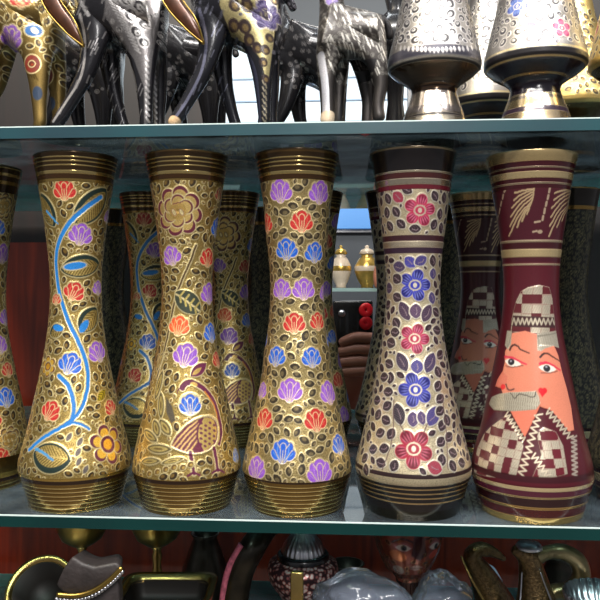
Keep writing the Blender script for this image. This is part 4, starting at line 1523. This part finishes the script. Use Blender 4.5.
def prism(pts, depth, thick, bev, taper=1.0):
    """closed outline in photo pixels at this depth, given real thickness"""
    bm = bmesh.new()
    o = W(pts[0][0], pts[0][1], depth)
    f, r = [], []
    fw = Vector(FWD)
    cen = sum((W(x, y, depth) for x, y in pts), Vector()) / len(pts)
    for x, y in pts:
        p = W(x, y, depth)
        f.append(bm.verts.new(p))
        q = cen + (p - cen) * taper
        r.append(bm.verts.new(q + fw * thick))
    bm.faces.new(f)
    bm.faces.new(r[::-1])
    n = len(pts)
    for k in range(n):
        bm.faces.new((f[k], r[k], r[(k + 1) % n], f[(k + 1) % n]))
    bmesh.ops.recalc_face_normals(bm, faces=list(bm.faces))
    if bev:
        bmesh.ops.bevel(bm, geom=list(bm.edges), offset=bev, segments=3, affect='EDGES', profile=.5)
    return bm


t = thing('leather_pouch', 'dark pointed leather pouch with a beaded brass edge, beside the tilted brass bowl', 'pouch', (0, 0, 0))
bm_obj('body', prism([(72, 556), (82, 563), (94, 567), (117, 562), (123, 569), (113, 584), (94, 594), (66, 597), (55, 586), (62, 570)], .612, .028, .003, .8), M['leather'], t)
pts = [(57, 593), (76, 594), (94, 589), (110, 578), (122, 566)]
bm_obj('brass_edge', tube_bm([(*W(x, y + 1.5, .610), .0022) for x, y in pts], 8, 30), M['brass_dull'], t)
for q in sm_path([W(x, y + 6, .611) for x, y in pts], 22):
    s = bmesh.new()
    bmesh.ops.create_icosphere(s, subdivisions=2, radius=.0021, matrix=Matrix.Translation(Vector(q)))
    bm_obj('bead', s, M['steel'], t)
bm_obj('lower_part', prism([(58, 594), (94, 592), (118, 574), (120, 600), (112, 740), (62, 800)], .613, .026, .003, .85), M['leather'], t)

# rectangular brass dish
def rrect(w, d, r, z, n=8):
    out = []
    for cx_, cy_, a0 in ((w - r, d - r, 0), (-w + r, d - r, PI / 2), (-w + r, -d + r, PI), (w - r, -d + r, 1.5 * PI)):
        for k in range(n):
            a = a0 + k / (n - 1) * PI / 2
            out.append((cx_ + r * math.cos(a), cy_ + r * math.sin(a), z))
    return out


def loft(loops, cap0=True, cap1=True):
    bm = bmesh.new()
    L = [[bm.verts.new(p) for p in lp] for lp in loops]
    for a, b in zip(L[:-1], L[1:]):
        n = len(a)
        for k in range(n):
            bm.faces.new((a[k], a[(k + 1) % n], b[(k + 1) % n], b[k]))
    if cap0:
        bm.faces.new(L[0])
    if cap1:
        bm.faces.new(L[-1])
    bmesh.ops.recalc_face_normals(bm, faces=list(bm.faces))
    return bm


p = low(166, .695)
t = thing('brass_dish', 'rectangular brass dish with rounded corners and a dark hollow', 'dish', p, YAW)
zt = zz(574, .73)
bm_obj('shell', loft([rrect(.038, .030, .012, 0), rrect(.040, .032, .013, .01), rrect(.0435, .036, .014, zt - .008), rrect(.047, .040, .015, zt - .001), rrect(.0465, .0395, .015, zt + .0005), rrect(.040, .032, .012, zt), rrect(.038, .030, .012, zt - .006)], True, False), M['brass'], t)
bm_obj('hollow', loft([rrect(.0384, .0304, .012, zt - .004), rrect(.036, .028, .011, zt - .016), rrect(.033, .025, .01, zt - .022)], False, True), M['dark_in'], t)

# curved horn
t = thing('horn', 'curved black and gold horn with a pink striped edge, rising to the shelf above', 'horn', (0, 0, 0))
hp = [(232, 735, .016), (233, 640, .015), (234, 604, .014), (240, 572, .0135), (252, 548, .013), (266, 530, .011), (284, 517, .007)]
bm_obj('body', tube_bm([(*W(x, y, .70 + (.02 if y < 540 else 0)), r) for x, y, r in hp], 22, 44), simple('black_gold_streaks', (46, 40, 30), .7, .3, .2, .6, 50), t)
o = bm_obj('pink_stripe', tube_bm([(*W(x - r * 820, y - r * 260, .692), .0034) for x, y, r in hp[1:5]], 10, 36), simple('pink_enamel', (190, 96, 116), .2, .35, .2, .4, 220), t)
o['label'] = 'pink and white enamelled stripe'

# round pot with a ribbed silver lid
p = low(303, .72)
t = thing('lidded_pot', 'round floral pot with a ribbed silver lid', 'pot', p)
zm, zl = zz(566, .72), zz(553, .72)
bm_obj('lid', lathe_bm([(.0215, zl + .0005), (.021, zl + .004), (.0185, zl + .010), (.0125, zl + .018), (.006, zl + .022), (.004, zl + .025), (.005, zl + .029), (0, zl + .031)], 96, 1, .035, 24), M['steel'], t)
bm_obj('collar', lathe_bm([(.026, zl - .006), (.0265, zl - .001), (.0235, zl + .002), (.021, zl + .001)], 48), M['black'], t)
pm = simple('pot_enamel', (170, 150, 148), .6, .35)
nt = pm.node_tree
vo = nt.nodes.new('ShaderNodeTexVoronoi'); vo.inputs['Scale'].default_value = 240
tc = nt.nodes.new('ShaderNodeTexCoord'); nt.links.new(tc.outputs['Object'], vo.inputs['Vector'])
cr = nt.nodes.new('ShaderNodeValToRGB')
cr.color_ramp.elements[0].color = (*lin((208, 196, 190)), 1); cr.color_ramp.elements[1].color = (*lin((60, 40, 44)), 1)
cr.color_ramp.elements[0].position = .25; cr.color_ramp.elements[1].position = .6
e = cr.color_ramp.elements.new(.45); e.color = (*lin((170, 96, 92)), 1)
nt.links.new(vo.outputs['Distance'], cr.inputs['Fac']); nt.links.new(cr.outputs['Color'], nt.nodes['Principled BSDF'].inputs['Base Color'])
bm_obj('body', lathe_bm([(0, 0), (.020, 0), (.022, .004), (.014, .02), (.012, zm - .05), (.022, zm - .03), (.033, zm - .014), (.0355, zm - .003), (.034, zm + .004), (.026, zl - .005)], 64), pm, t)
p = low(297, .655)
t = thing('brass_clasp', 'upright yellow brass clasp in front of the lidded pot', 'clasp', p)
zc = zz(571, .655)
bm_obj('plate', box_bm(-.006, .006, -.003, .003, zc - .05, zc, .0015), M['brass'], t)
bm_obj('stand', lathe_bm([(0, 0), (.016, 0), (.012, .008), (.004, .02), (.004, zc - .05), (0, zc - .049)], 24), M['brass_dull'], t)

# face cup
FACE = [(.020, 0), (.018, .006), (.008, .020), (.007, .060), (.012, .098), (.024, .108), (.034, .122), (.0385, .140), (.0395, .158), (.038, .178)]
p = low(408, .745)
k_ = zz(583, .745 - .012) / .100
FACE = [(r, h * k_) for r, h in FACE]
c = Turned(FACE, .10 * k_, .178 * k_, 150, 160, p, (134, 62, 48), .5)
for ex, ey in ((403, 548), (435, 546)):
    c.leafshape(ex, ey - 1, 10, 5, 0, (150, 80, 84), .3)
    c.leafshape(ex, ey, 8, 3.6, 0, (206, 186, 176), 0)
    c.ell(ex + 1, ey, 3, 3, 0, (40, 30, 40), 0)
    c.stroke([(ex - 11, ey - 6), (ex, ey - 9), (ex + 11, ey - 5)], 2.2, (54, 26, 30), 0)
c.poly([(414, 535), (424, 535), (427, 556), (419, 561), (411, 556)], (70, 34, 40), .3)
c.ell(398, 556, 9, 6, 10, (196, 108, 66), .5)
c.ell(434, 554, 7, 4.5, -10, (190, 70, 58), .3)
c.leafshape(416, 568, 7, 3, 0, (176, 140, 130), .4)
c.stroke([(410, 568), (422, 568)], 1, (70, 28, 30), 0)
c.ell(398, 570, 6, 5, 0, (176, 150, 140), .7)
c.ell(438, 562, 6, 3, -20, (196, 160, 100), .9)
c.scatter(500, (1.6, 2.6), (180, 120, 80), (60, 26, 24), (120, 60, 44), 530, 585, .5)
t = thing('face_cup', 'copper-coloured cup painted with a face, under the black-topped vase', 'cup', p, c.phi)
link('bowl', c.mesh('face_cup_bowl', top=[(.036, .1785 * k_), (.034, .17 * k_), (.02, .12 * k_)], bottom=[(.006, .097 * k_), (.0005, .097 * k_)]), M['band'], t)
f = Turned(FACE, 0, .10 * k_, 60, 40, p, (60, 34, 30), .7)
link('pedestal', f.mesh('face_cup_foot', bottom=[(.0005, 0)]), M['band'], t)

# bird-headed jug and the jug with the curled handle
mj = simple('dark_engraved_brass', (104, 84, 54), .85, .32, .2, .5, 300, .5, 500)
D = .69
def pj(L, dep=None):
    out = []
    dep = dep or D
    for x, y, r in L:
        q = W(x, y, dep)
        out.append((q.x, q.y, q.z, r / F * dep))
    return out
D = .76
t = thing('bird_jug', 'dark brass jug with a beaked bird head, left of the jug with a curled handle', 'jug', (0, 0, 0))
me = skin_mesh('bird_jug_body', pj([(508, 668, 26), (502, 622, 28), (490, 590, 17), (478, 568, 13), (470, 554, 11.5), (480, 548, 9), (494, 552, 5.5), (506, 560, 2.4)]),
               [(i, i + 1) for i in range(7)], 4)
link('body', me, mj, t)
q = W(508, 700, D)
bm_obj('foot', lathe_bm([(0, Z_LOW), (.024, Z_LOW), (.018, Z_LOW + .008), (.012, W(508, 690, D).z), (0, W(508, 688, D).z)], 30), M['brass_dull'], t).location = (q.x, q.y, 0)
bm_obj('eye', lathe_bm([(0, -.002), (.002, -.001), (.0022, 0), (.002, .001), (0, .002)], 12), M['brass'], t).location = W(474, 549, D - .0112)
bm_obj('neck_band', tube_bm([(*W(461, 556, D - .004), .0012), (*W(472, 580, D - .014), .0013), (*W(486, 604, D - .018), .0013)], 8, 20), M['brass'], t)

D = .68
t = thing('curled_handle_jug', 'dark engraved jug with a big curled handle, at the right of the lowest shelf', 'jug', (0, 0, 0))
me = skin_mesh('curl_jug_body', pj([(541, 668, 27), (539, 620, 28), (535, 588, 17), (531, 568, 13), (529, 556, 13), (518, 551, 7), (511, 549, 4)]), [(i, i + 1) for i in range(6)], 4)
link('body', me, mj, t)
q = W(541, 700, D)
bm_obj('foot', lathe_bm([(0, Z_LOW), (.024, Z_LOW), (.018, Z_LOW + .008), (.012, W(541, 690, D).z), (0, W(541, 688, D).z)], 30), M['brass_dull'], t).location = (q.x, q.y, 0)
hd = [(531, 560, 9), (546, 553, 7), (563, 552, 8), (578, 562, 9), (581, 578, 9), (570, 590, 8.5), (555, 592, 8), (544, 598, 8)]
bm_obj('handle', tube_bm([(q_[0], q_[1], q_[2], q_[3]) for q_ in pj(hd)], 16, 44), simple('olive_brass', (124, 112, 78), .8, .3, .3, .4, 60), t)
bm_obj('lid', lathe_bm([(.0, .004), (.010, .003), (.0125, 0), (.0125, -.002), (0, -.002)], 24), M['steel'], t).location = W(529, 546, D)
for s in (-1, 1):
    bm_obj('beaded_seam', tube_bm([(*W(531 + s * 9, 572, D - .010), .0009), (*W(534 + s * 13, 590, D - .013), .0009), (*W(538 + s * 19, 615, D - .020), .0009)], 6, 16), M['steel'], t)

t = thing('white_spout', 'curved white porcelain spout between the two dark jugs', 'spout', (0, 0, 0))
bm_obj('tube', tube_bm([(*W(484, 570, .85), .004), (*W(489, 572, .85), .0085), (*W(499, 590, .85), .0088), (*W(512, 612, .85), .009), (*W(520, 660, .85), .010), (*W(520, 700, .85), .011)], 18, 30), simple('bluish_white_porcelain', (186, 200, 226), 0, .25, .4), t)
bm_obj('base', lathe_bm([(0, Z_LOW), (.024, Z_LOW), (.022, Z_LOW + .01), (.012, W(520, 690, .85).z), (0, W(520, 690, .85).z)], 24), M['steel'], t).location = (W(520, 690, .85).x, W(520, 690, .85).y, 0)

p = low(604, .63)
t = thing('fluted_bowl', 'ribbed silver and gold bowl, in the lower right corner of the photo', 'bowl', p)
zt = zz(594, .63)
bm_obj('bowl', lathe_bm([(0, 0), (.016, 0), (.014, .01), (.010, zt - .045), (.020, zt - .034), (.030, zt - .015), (.034, zt), (.033, zt + .001), (.028, zt - .014), (0, zt - .032)], 120, 1, .03, 30), M['steel'], t)


def lump(seed, cx_, cy_, dep, rx, ry, rz_):
    bm = bmesh.new()
    bmesh.ops.create_icosphere(bm, subdivisions=5, radius=1)
    from mathutils import noise
    for v in bm.verts:
        n = v.co.normalized()
        k = 1 + .22 * noise.noise(n * 1.6 + Vector((seed, 0, 0))) + .07 * abs(noise.noise(n * 5 + Vector((0, seed, 0))))
        v.co = Vector((n.x * rx * k, n.y * ry * k, n.z * rz_ * k))
    q = W(cx_, cy_, dep)
    bmesh.ops.translate(bm, verts=bm.verts, vec=q)
    return bm


for sd, x, y, dep, rx, rz_, lab in ((1.3, 362, 606, .66, .048, .030, 'crumpled clear plastic wrap in front of the lidded pot and the face cup'),
                                    (4.1, 442, 606, .66, .027, .028, 'bluish plastic wrap below the face cup, beside the bird jug')):
    t = thing('plastic_wrapped_dish', lab, 'wrapped dish', (0, 0, 0))
    bm_obj('plastic_wrap', lump(sd, x, y, dep, rx, .03, rz_), M['film'], t)
    q = W(x + 12, y + 3, dep)
    o = bm_obj('dish', lathe_bm([(0, -.02), (.012, -.019), (.018, -.006), (.019, 0), (.0175, 0), (.010, -.014), (0, -.016)], 36), M['brass_dull'], t)
    o.location = q
    bm_obj('stand', lathe_bm([(0, Z_LOW), (.02, Z_LOW), (.015, Z_LOW + .01), (.006, q.z - .03), (.008, q.z - .0195), (0, q.z - .0195)], 24), M['dark_in'], t).location = (q.x, q.y, 0)

mdk = simple('dark_bronze', (52, 46, 40), .8, .35, .1, .4, 60)
for px, dep, yt, k, lab in ((347, .86, 563, 1.0, 'squat dark bronze jar between the lidded pot and the face cup'), (205, .95, 533, .9, 'dark bronze jar behind the rectangular brass dish'),
                            (560, .95, 556, .9, 'dark bronze jar deep behind the curled-handle jug')):
    t = thing('bronze_jar', lab, 'jar', low(px, dep), 0, 'dark bronze jars behind on the lowest shelf')
    z_ = zz(yt, dep)
    bm_obj('body', lathe_bm([(0, 0), (.022 * k, 0), (.028 * k, .01), (.034 * k, z_ * .45), (.033 * k, z_ * .7), (.022 * k, z_ * .88), (.017 * k, z_ - .006), (.021 * k, z_), (.018 * k, z_), (.014 * k, z_ - .01), (0, z_ - .02)], 40), mdk, t)


# ------------------------------------------------------------------ cabinet; mirror reflections built solid behind it: shop, photographer
def structure(o):
    o['kind'] = 'structure'
    return o


YB = .60
xl, _ = at_y(203, YB)
xr, _ = at_y(408, YB)
xw, _ = at_y(104, YB)
structure(bm_obj('wall_back_left', box_bm(-1.0, xw, YB, YB + .02, -.06, .275), M['wood'], None, False))
structure(bm_obj('wall_back_upper', box_bm(-1.0, xl, YB, YB + .02, .275, 1.3), M['wood_dark'], None, False))  # upper part of the wood back, shade given by the darker colour
structure(bm_obj('wall_back_middle', box_bm(xw, xl, YB, YB + .02, -.06, .275), M['charcoal'], None, False))
structure(bm_obj('wall_back_right', box_bm(xr, 1.2, YB, YB + .02, -.06, 1.3), M['wood_dark'], None, False))
structure(bm_obj('wall_back_lower', box_bm(-1.0, 1.2, YB, YB + .02, -.60, -.06), M['wood'], None, False))
structure(bm_obj('wall_left', box_bm(-1.0, -.98, -.1, YB, -1.25, 1.3), M['wood_dark'], None, False))
structure(bm_obj('floor', box_bm(-3, 3, -3, 3.4, -1.30, -1.25), simple('shop_floor_tile', (120, 112, 104), 0, .35, var=.1, vscale=4), None, False))
structure(bm_obj('wall_far', box_bm(-3, 3, 2.6, 2.65, -1.25, 2.2), simple('pale_plaster', (96, 102, 108), 0, .6, var=.05, vscale=5), None, False))
bm_obj('cabinet_plinth', box_bm(-.97, 1.18, .02, YB - .002, -1.25, -.61), M['wood_dark'], None, False)
tag(bpy.data.objects['cabinet_plinth'], 'dark wooden cabinet base under the glass shelves', 'cabinet')

# mirrored lit slats, built as a glowing panel on the far wall
a, b_ = W(196, 0, 3.15), W(470, 0, 3.15)
t = thing('mirrored_lit_panel', 'mirrored pale lit slats, built as a glowing panel behind the shelves', 'light panel', ((a.x + b_.x) / 2, 2.56, 0))
hw = (b_.x - a.x) / 2
ys = [40, 78, 101, 122, 160, 206, 230]
bm_obj('back_plate', box_bm(-hw - .01, hw + .01, .012, .035, W(0, 232, 3.15).z, W(0, 38, 3.15).z), M['steel'], t, False)
for k, (y0, y1) in enumerate(zip(ys[:-1], ys[1:])):
    z1, z0 = W(0, y0, 3.15).z, W(0, y1, 3.15).z
    colr = (206, 222, 232) if k % 3 != 1 else (190, 208, 222)
    if k == 5:
        colr = (92, 150, 216)
    bm_obj('slat', box_bm(-hw, hw, -.008, .008, z0 + .006, z1 - .002, .002), emit('mirrored_lit_slat', colr, .5), t, False)

# shelf of gold pots, a mirror reflection built solid behind
zs = W(0, 288, 1.95).z
tb = thing('glass_shelf', 'far glass shelf with gold pots, a reflection built solid, seen between the two pale vases in the middle', 'shelf', (0, 0, zs))
a, b_ = W(210, 0, 1.95), W(450, 0, 1.95)
bm_obj('glass_sheet', box_bm(a.x, b_.x, a.y - .10, a.y + .14, -.008, 0), M['glass'], tb, False)
bm_obj('front_edge', box_bm(a.x, b_.x, a.y - .102, a.y - .0995, -.009, 0), simple('pale_glass_edge', (150, 180, 176), 0, .3), tb, False)
mg = simple('bright_gilt', (232, 190, 96), .85, .3, .2, .2, 60)
mc = simple('cream_enamel', (226, 206, 180), .1, .35, .2, .12, 40)
for px, k, m1, lab in ((341, .82, mc, 'reflected small cream jar with gold neck, built solid on the far shelf, left one in the gap'), (367, 1.0, mg, 'reflected gold jar with a cream lid, built solid on the far shelf, right one in the gap')):
    q = W(px, 0, 1.97)
    t = thing('gilt_jar', lab, 'jar', (q.x, q.y, zs), 0, 'reflected gilt jars on the far shelf')
    bm_obj('body', lathe_bm([(0, 0), (.018 * k, 0), (.016 * k, .006), (.026 * k, .022), (.034 * k, .044), (.033 * k, .062), (.022 * k, .080), (.015 * k, .086), (.018 * k, .092), (0, .092)], 36), m1, t)
    bm_obj('belly_band', lathe_bm([(.0338 * k, .046), (.0348 * k, .050), (.0346 * k, .056), (.0336 * k, .060)], 36), mg if m1 is mc else mc, t)
    bm_obj('lid', lathe_bm([(.019 * k, .092), (.022 * k, .095), (.016 * k, .104), (.005 * k, .109), (.006 * k, .115), (0, .118)], 30), mc if m1 is mg else mg, t)

# photographer's mirror reflection, built as a person with a phone behind the shelves
DP = 1.34
SP = F / DP
ph = thing('phone', 'reflected black phone with a red ornament on its back, built solid in the hand', 'phone', W(353, 338, DP), YAW)
bm_obj('case', box_bm(-.0375, .0375, 0, .009, -.070, .070, .004), M['black'], ph)
bm_obj('camera_lens', lathe_bm([(0, -.0012), (.006, -.001), (.0068, 0), (.0068, .001), (0, .001)], 24), M['steel'], ph).location = (0, 0, 0)
ln = [o for o in ph.children if o.name.startswith('camera_lens')][0]
ln.rotation_euler = (PI / 2, 0, 0)
ln.location = (-.021, -.0002, .046)
red = simple('red_enamel', (206, 20, 36), 0, .4)
orn = bmesh.new()
for cz_, rr in ((.052, .0074), (.028, .0066)):
    vs = []
    N, K = 28, 8
    for i_ in range(N):
        A = 2 * PI * i_ / N
        vs.append([orn.verts.new(((.024 + math.cos(A) * rr * .95 + 0) + math.cos(A) * .0062 * math.cos(2 * PI * j_ / K), -.0008 - .0022 * math.sin(2 * PI * j_ / K), cz_ + math.sin(A) * rr + math.sin(A) * .0062 * math.cos(2 * PI * j_ / K))) for j_ in range(K)])
    for i_ in range(N):
        for j_ in range(K):
            orn.faces.new((vs[i_][j_], vs[(i_ + 1) % N][j_], vs[(i_ + 1) % N][(j_ + 1) % K], vs[i_][(j_ + 1) % K]))
bmesh.ops.recalc_face_normals(orn, faces=list(orn.faces))
bm_obj('red_ornament', orn, red, ph)

skin_m = simple('skin', (176, 116, 92), 0, .5, var=.06, vscale=30)
cloth_m = simple('dark_shirt_cloth', (30, 31, 36), 0, .85, var=.15, vscale=120)
jean_m = simple('dark_trouser_cloth', (26, 28, 38), 0, .85, var=.15, vscale=120)
hair_m = simple('black_hair', (18, 15, 14), 0, .5, var=.2, vscale=200)
pc = W(353, 338, DP)
R_ = Vector(RGT); Fw = Vector(FWD); Up = Vector((0, 0, 1))


def pp(u, v, w):        # metres from the phone's centre: right, up, away from the lens
    q = pc + R_ * u + Up * v + Fw * w
    return (q.x, q.y, q.z)


# body skeleton: pelvis root, spine, head, legs, arms; left arm (picture left) raised to the phone
PB = dict(pelvis=(.16, -.52, .36), waist=(.16, -.36, .36), chest=(.165, -.16, .36), neckb=(.165, -.02, .36), neck=(.165, .045, .355), skull=(.165, .12, .345), crown=(.165, .185, .345),
          ls=(-.01, -.06, .37), le=(-.075, -.30, .27), lw=(-.012, -.125, .055), rs=(.34, -.06, .37), re=(.39, -.33, .37), rw=(.37, -.56, .31), rh=(.36, -.65, .29),
          lh=(.07, -.60, .36), lk=(.075, -.98, .35), la=(.08, -1.36, .38), lt=(.08, -1.40, .24), rhp=(.25, -.60, .36), rk=(.25, -.98, .35), ra=(.25, -1.36, .38), rt=(.25, -1.40, .24))
fl = -1.25 - pc.z + .035
for kx_ in ('la', 'ra'):
    PB[kx_] = (PB[kx_][0], fl + .045, PB[kx_][2])
for kx_ in ('lt', 'rt'):
    PB[kx_] = (PB[kx_][0], fl, PB[kx_][2])
rad = dict(pelvis=.13, waist=.115, chest=.135, neckb=.075, neck=.052, skull=.080, crown=.068, ls=.058, le=.042, lw=.027, rs=.058, re=.042, rw=.027, rh=.034,
           lh=.085, lk=.058, la=.042, lt=.032, rhp=.085, rk=.058, ra=.042, rt=.032)
EB = [('pelvis', 'waist'), ('waist', 'chest'), ('chest', 'neckb'), ('neckb', 'neck'), ('neck', 'skull'), ('skull', 'crown'), ('chest', 'ls'), ('ls', 'le'), ('le', 'lw'), ('chest', 'rs'), ('rs', 're'),
      ('re', 'rw'), ('rw', 'rh'), ('pelvis', 'lh'), ('lh', 'lk'), ('lk', 'la'), ('la', 'lt'), ('pelvis', 'rhp'), ('rhp', 'rk'), ('rk', 'ra'), ('ra', 'rt')]
# hand: palm and fingers wrap the back of the phone
HB = {'palm': ((.004, -.075, .040), .028), 'palm2': ((.018, -.045, .032), .024)}
EH = [('lw', 'palm'), ('palm', 'palm2')]
for i_, (v0, ln_, tip) in enumerate(((.000, -.028, -.010), (-.0205, -.034, -.027), (-.041, -.034, -.045), (-.060, -.028, -.062))):
    HB['k%d' % i_] = ((.050, v0 - .006, .014), .0120)
    HB['m%d' % i_] = ((.036, v0, -.012), .0116)
    HB['n%d' % i_] = ((.004, v0 + .003 - i_ * .001, -.0135), .0112)
    HB['t%d' % i_] = ((ln_, tip, -.0115), .0094)
    EH += [('palm2' if i_ < 2 else 'palm', 'k%d' % i_), ('k%d' % i_, 'm%d' % i_), ('m%d' % i_, 'n%d' % i_), ('n%d' % i_, 't%d' % i_)]
HB['th0'] = ((-.038, -.058, .026), .0135)
HB['th1'] = ((-.049, -.030, .016), .0115)
HB['th2'] = ((-.047, -.004, .011), .0095)
EH += [('palm', 'th0'), ('th0', 'th1'), ('th1', 'th2')]
names, joints = [], []
for n_ in PB:
    names.append(n_); joints.append((*pp(*PB[n_]), rad[n_]))
for n_ in HB:
    names.append(n_); joints.append((*pp(*HB[n_][0]), HB[n_][1]))
edges = [(names.index(x_), names.index(y_)) for x_, y_ in EB + EH]
person = thing('person', 'reflected photographer in dark clothes, built solid, holding up a black phone behind the shelves, mostly hidden by vases', 'person', (pc.x + .16, pc.y + .36, -1.25))
def add_part(nm, me, mat):
    o = link(nm, me, mat)
    o.parent = person
    o.matrix_parent_inverse = Matrix.Translation((-person.location.x, -person.location.y, -person.location.z))
    return o
add_part('body', skin_mesh('person_body', joints, edges, 2), skin_m)


def garment(nm, keys, edges_, grow, mat, cut=None):
    J = []
    for n_ in keys:
        q = PB[n_]
        if cut and n_ in cut:
            a_, b2, f_ = cut[n_]
            q = tuple(PB[a_][i] + (PB[b2][i] - PB[a_][i]) * f_ for i in range(3))
        J.append((*pp(*q), rad[n_] + grow))
    add_part(nm, skin_mesh(nm, J, [(keys.index(a_), keys.index(b2)) for a_, b2 in edges_], 2), mat)


garment('shirt', ['waist', 'pelvis', 'chest', 'neckb', 'ls', 'le', 'lw', 'rs', 're', 'rw'], [('pelvis', 'waist'), ('waist', 'chest'), ('chest', 'neckb'), ('chest', 'ls'), ('ls', 'le'), ('le', 'lw'), ('chest', 'rs'), ('rs', 're'), ('re', 'rw')],
        .014, cloth_m, {'lw': ('le', 'lw', .62), 'rw': ('re', 'rw', .85)})
garment('trousers', ['pelvis', 'lh', 'lk', 'la', 'rhp', 'rk', 'ra'], [('pelvis', 'lh'), ('lh', 'lk'), ('lk', 'la'), ('pelvis', 'rhp'), ('rhp', 'rk'), ('rk', 'ra')], .012, jean_m)
hb = bmesh.new()
bmesh.ops.create_uvsphere(hb, u_segments=32, v_segments=20, radius=1)
hc = pp(.165, .155, .358)
for v in hb.verts:
    v.co = Vector((hc[0] + v.co.x * .088, hc[1] + v.co.y * .098, hc[2] + v.co.z * .10))
bmesh.ops.delete(hb, geom=[v for v in hb.verts if (Vector(v.co) - Vector(hc)).dot(Fw) < -.035 and v.co.z < hc[2] + .045 or v.co.z < hc[2] - .07], context='VERTS')
me = bpy.data.meshes.new('hair'); hb.to_mesh(me); hb.free()
add_part('hair', me, hair_m)
# face
nb = tube_bm([(*pp(.165, .135, .262), .006), (*pp(.165, .112, .250), .010), (*pp(.165, .100, .262), .009)], 10, 14)
me = bpy.data.meshes.new('nose'); nb.to_mesh(me); nb.free(); add_part('nose', me, skin_m)
for s in (-1, 1):
    eb = bmesh.new(); bmesh.ops.create_uvsphere(eb, u_segments=16, v_segments=10, radius=.010, matrix=Matrix.Translation(pp(.165 + s * .030, .135, .272)))
    me = bpy.data.meshes.new('eye'); eb.to_mesh(me); eb.free(); add_part('eye', me, M['black'])
    eb = bmesh.new(); bmesh.ops.create_uvsphere(eb, u_segments=16, v_segments=10, radius=.022, matrix=Matrix.Translation(pp(.165 + s * .083, .12, .35)) @ Matrix.Diagonal((.4, .7, 1.3, 1)))
    me = bpy.data.meshes.new('ear'); eb.to_mesh(me); eb.free(); add_part('ear', me, skin_m)
mb = tube_bm([(*pp(.140, .072, .276), .002), (*pp(.165, .070, .266), .006), (*pp(.190, .072, .276), .002)], 10, 14)
me = bpy.data.meshes.new('mouth'); mb.to_mesh(me); mb.free(); add_part('mouth', me, simple('lips', (150, 80, 74), 0, .45))

# ------------------------------------------------------------------ light
def area(name, loc, target, sx, sy, power, col=(1, 1, 1)):
    d = bpy.data.lights.new(name, 'AREA')
    d.shape = 'RECTANGLE'
    d.size, d.size_y = sx, sy
    d.energy = power
    d.color = col
    o = bpy.data.objects.new(name, d)
    o.location = loc
    o.rotation_euler = (Vector(target) - Vector(loc)).to_track_quat('-Z', 'Y').to_euler()
    COL.objects.link(o)
    return o


area('ceiling_lamp', (-.10, -1.45, 2.1), (0, .05, .15), 1.8, .25, 92, (1, .97, .92))
area('ceiling_lamp', (1.1, -.85, 2.1), (.2, .05, .1), .3, .3, 34, (1, .98, .95))
area('ceiling_lamp', (-1.0, -1.0, 2.0), (-.15, .05, .05), .3, .3, 34, (1, .88, .66))
area('ceiling_lamp', (.35, -2.2, 1.6), (0, .05, .1), .25, .9, 26, (1, .98, .95))
area('cabinet_lamp', (0, .25, 1.6), (0, .25, 0), 1.2, .08, 7, (.90, .96, 1))
area('far_fill_light', (.15, 1.35, 1.8), (.1, 1.7, .1), .8, .4, 13, (1, .96, .9))  # added light for the far wall and the reflections built there

w = bpy.data.worlds.new('shop_air')
w.use_nodes = True
scene.world = w
nt = w.node_tree
bg = nt.nodes['Background']
tc = nt.nodes.new('ShaderNodeTexCoord')
sx = nt.nodes.new('ShaderNodeSeparateXYZ')
nt.links.new(tc.outputs['Generated'], sx.inputs[0])
cr = nt.nodes.new('ShaderNodeValToRGB')
cr.color_ramp.elements[0].position = .25
cr.color_ramp.elements[0].color = (.10, .09, .085, 1)
cr.color_ramp.elements[1].position = .75
cr.color_ramp.elements[1].color = (.30, .31, .34, 1)
mr = nt.nodes.new('ShaderNodeMapRange')
mr.inputs['From Min'].default_value = -1
nt.links.new(sx.outputs['Z'], mr.inputs['Value'])
nt.links.new(mr.outputs['Result'], cr.inputs['Fac'])
nt.links.new(cr.outputs['Color'], bg.inputs['Color'])
bg.inputs['Strength'].default_value = 1.0

scene.view_settings.view_transform = 'Standard'
scene.view_settings.look = 'None'
scene.view_settings.exposure = 0.0
scene.view_settings.gamma = 1.0
scene.view_settings.use_curve_mapping = False
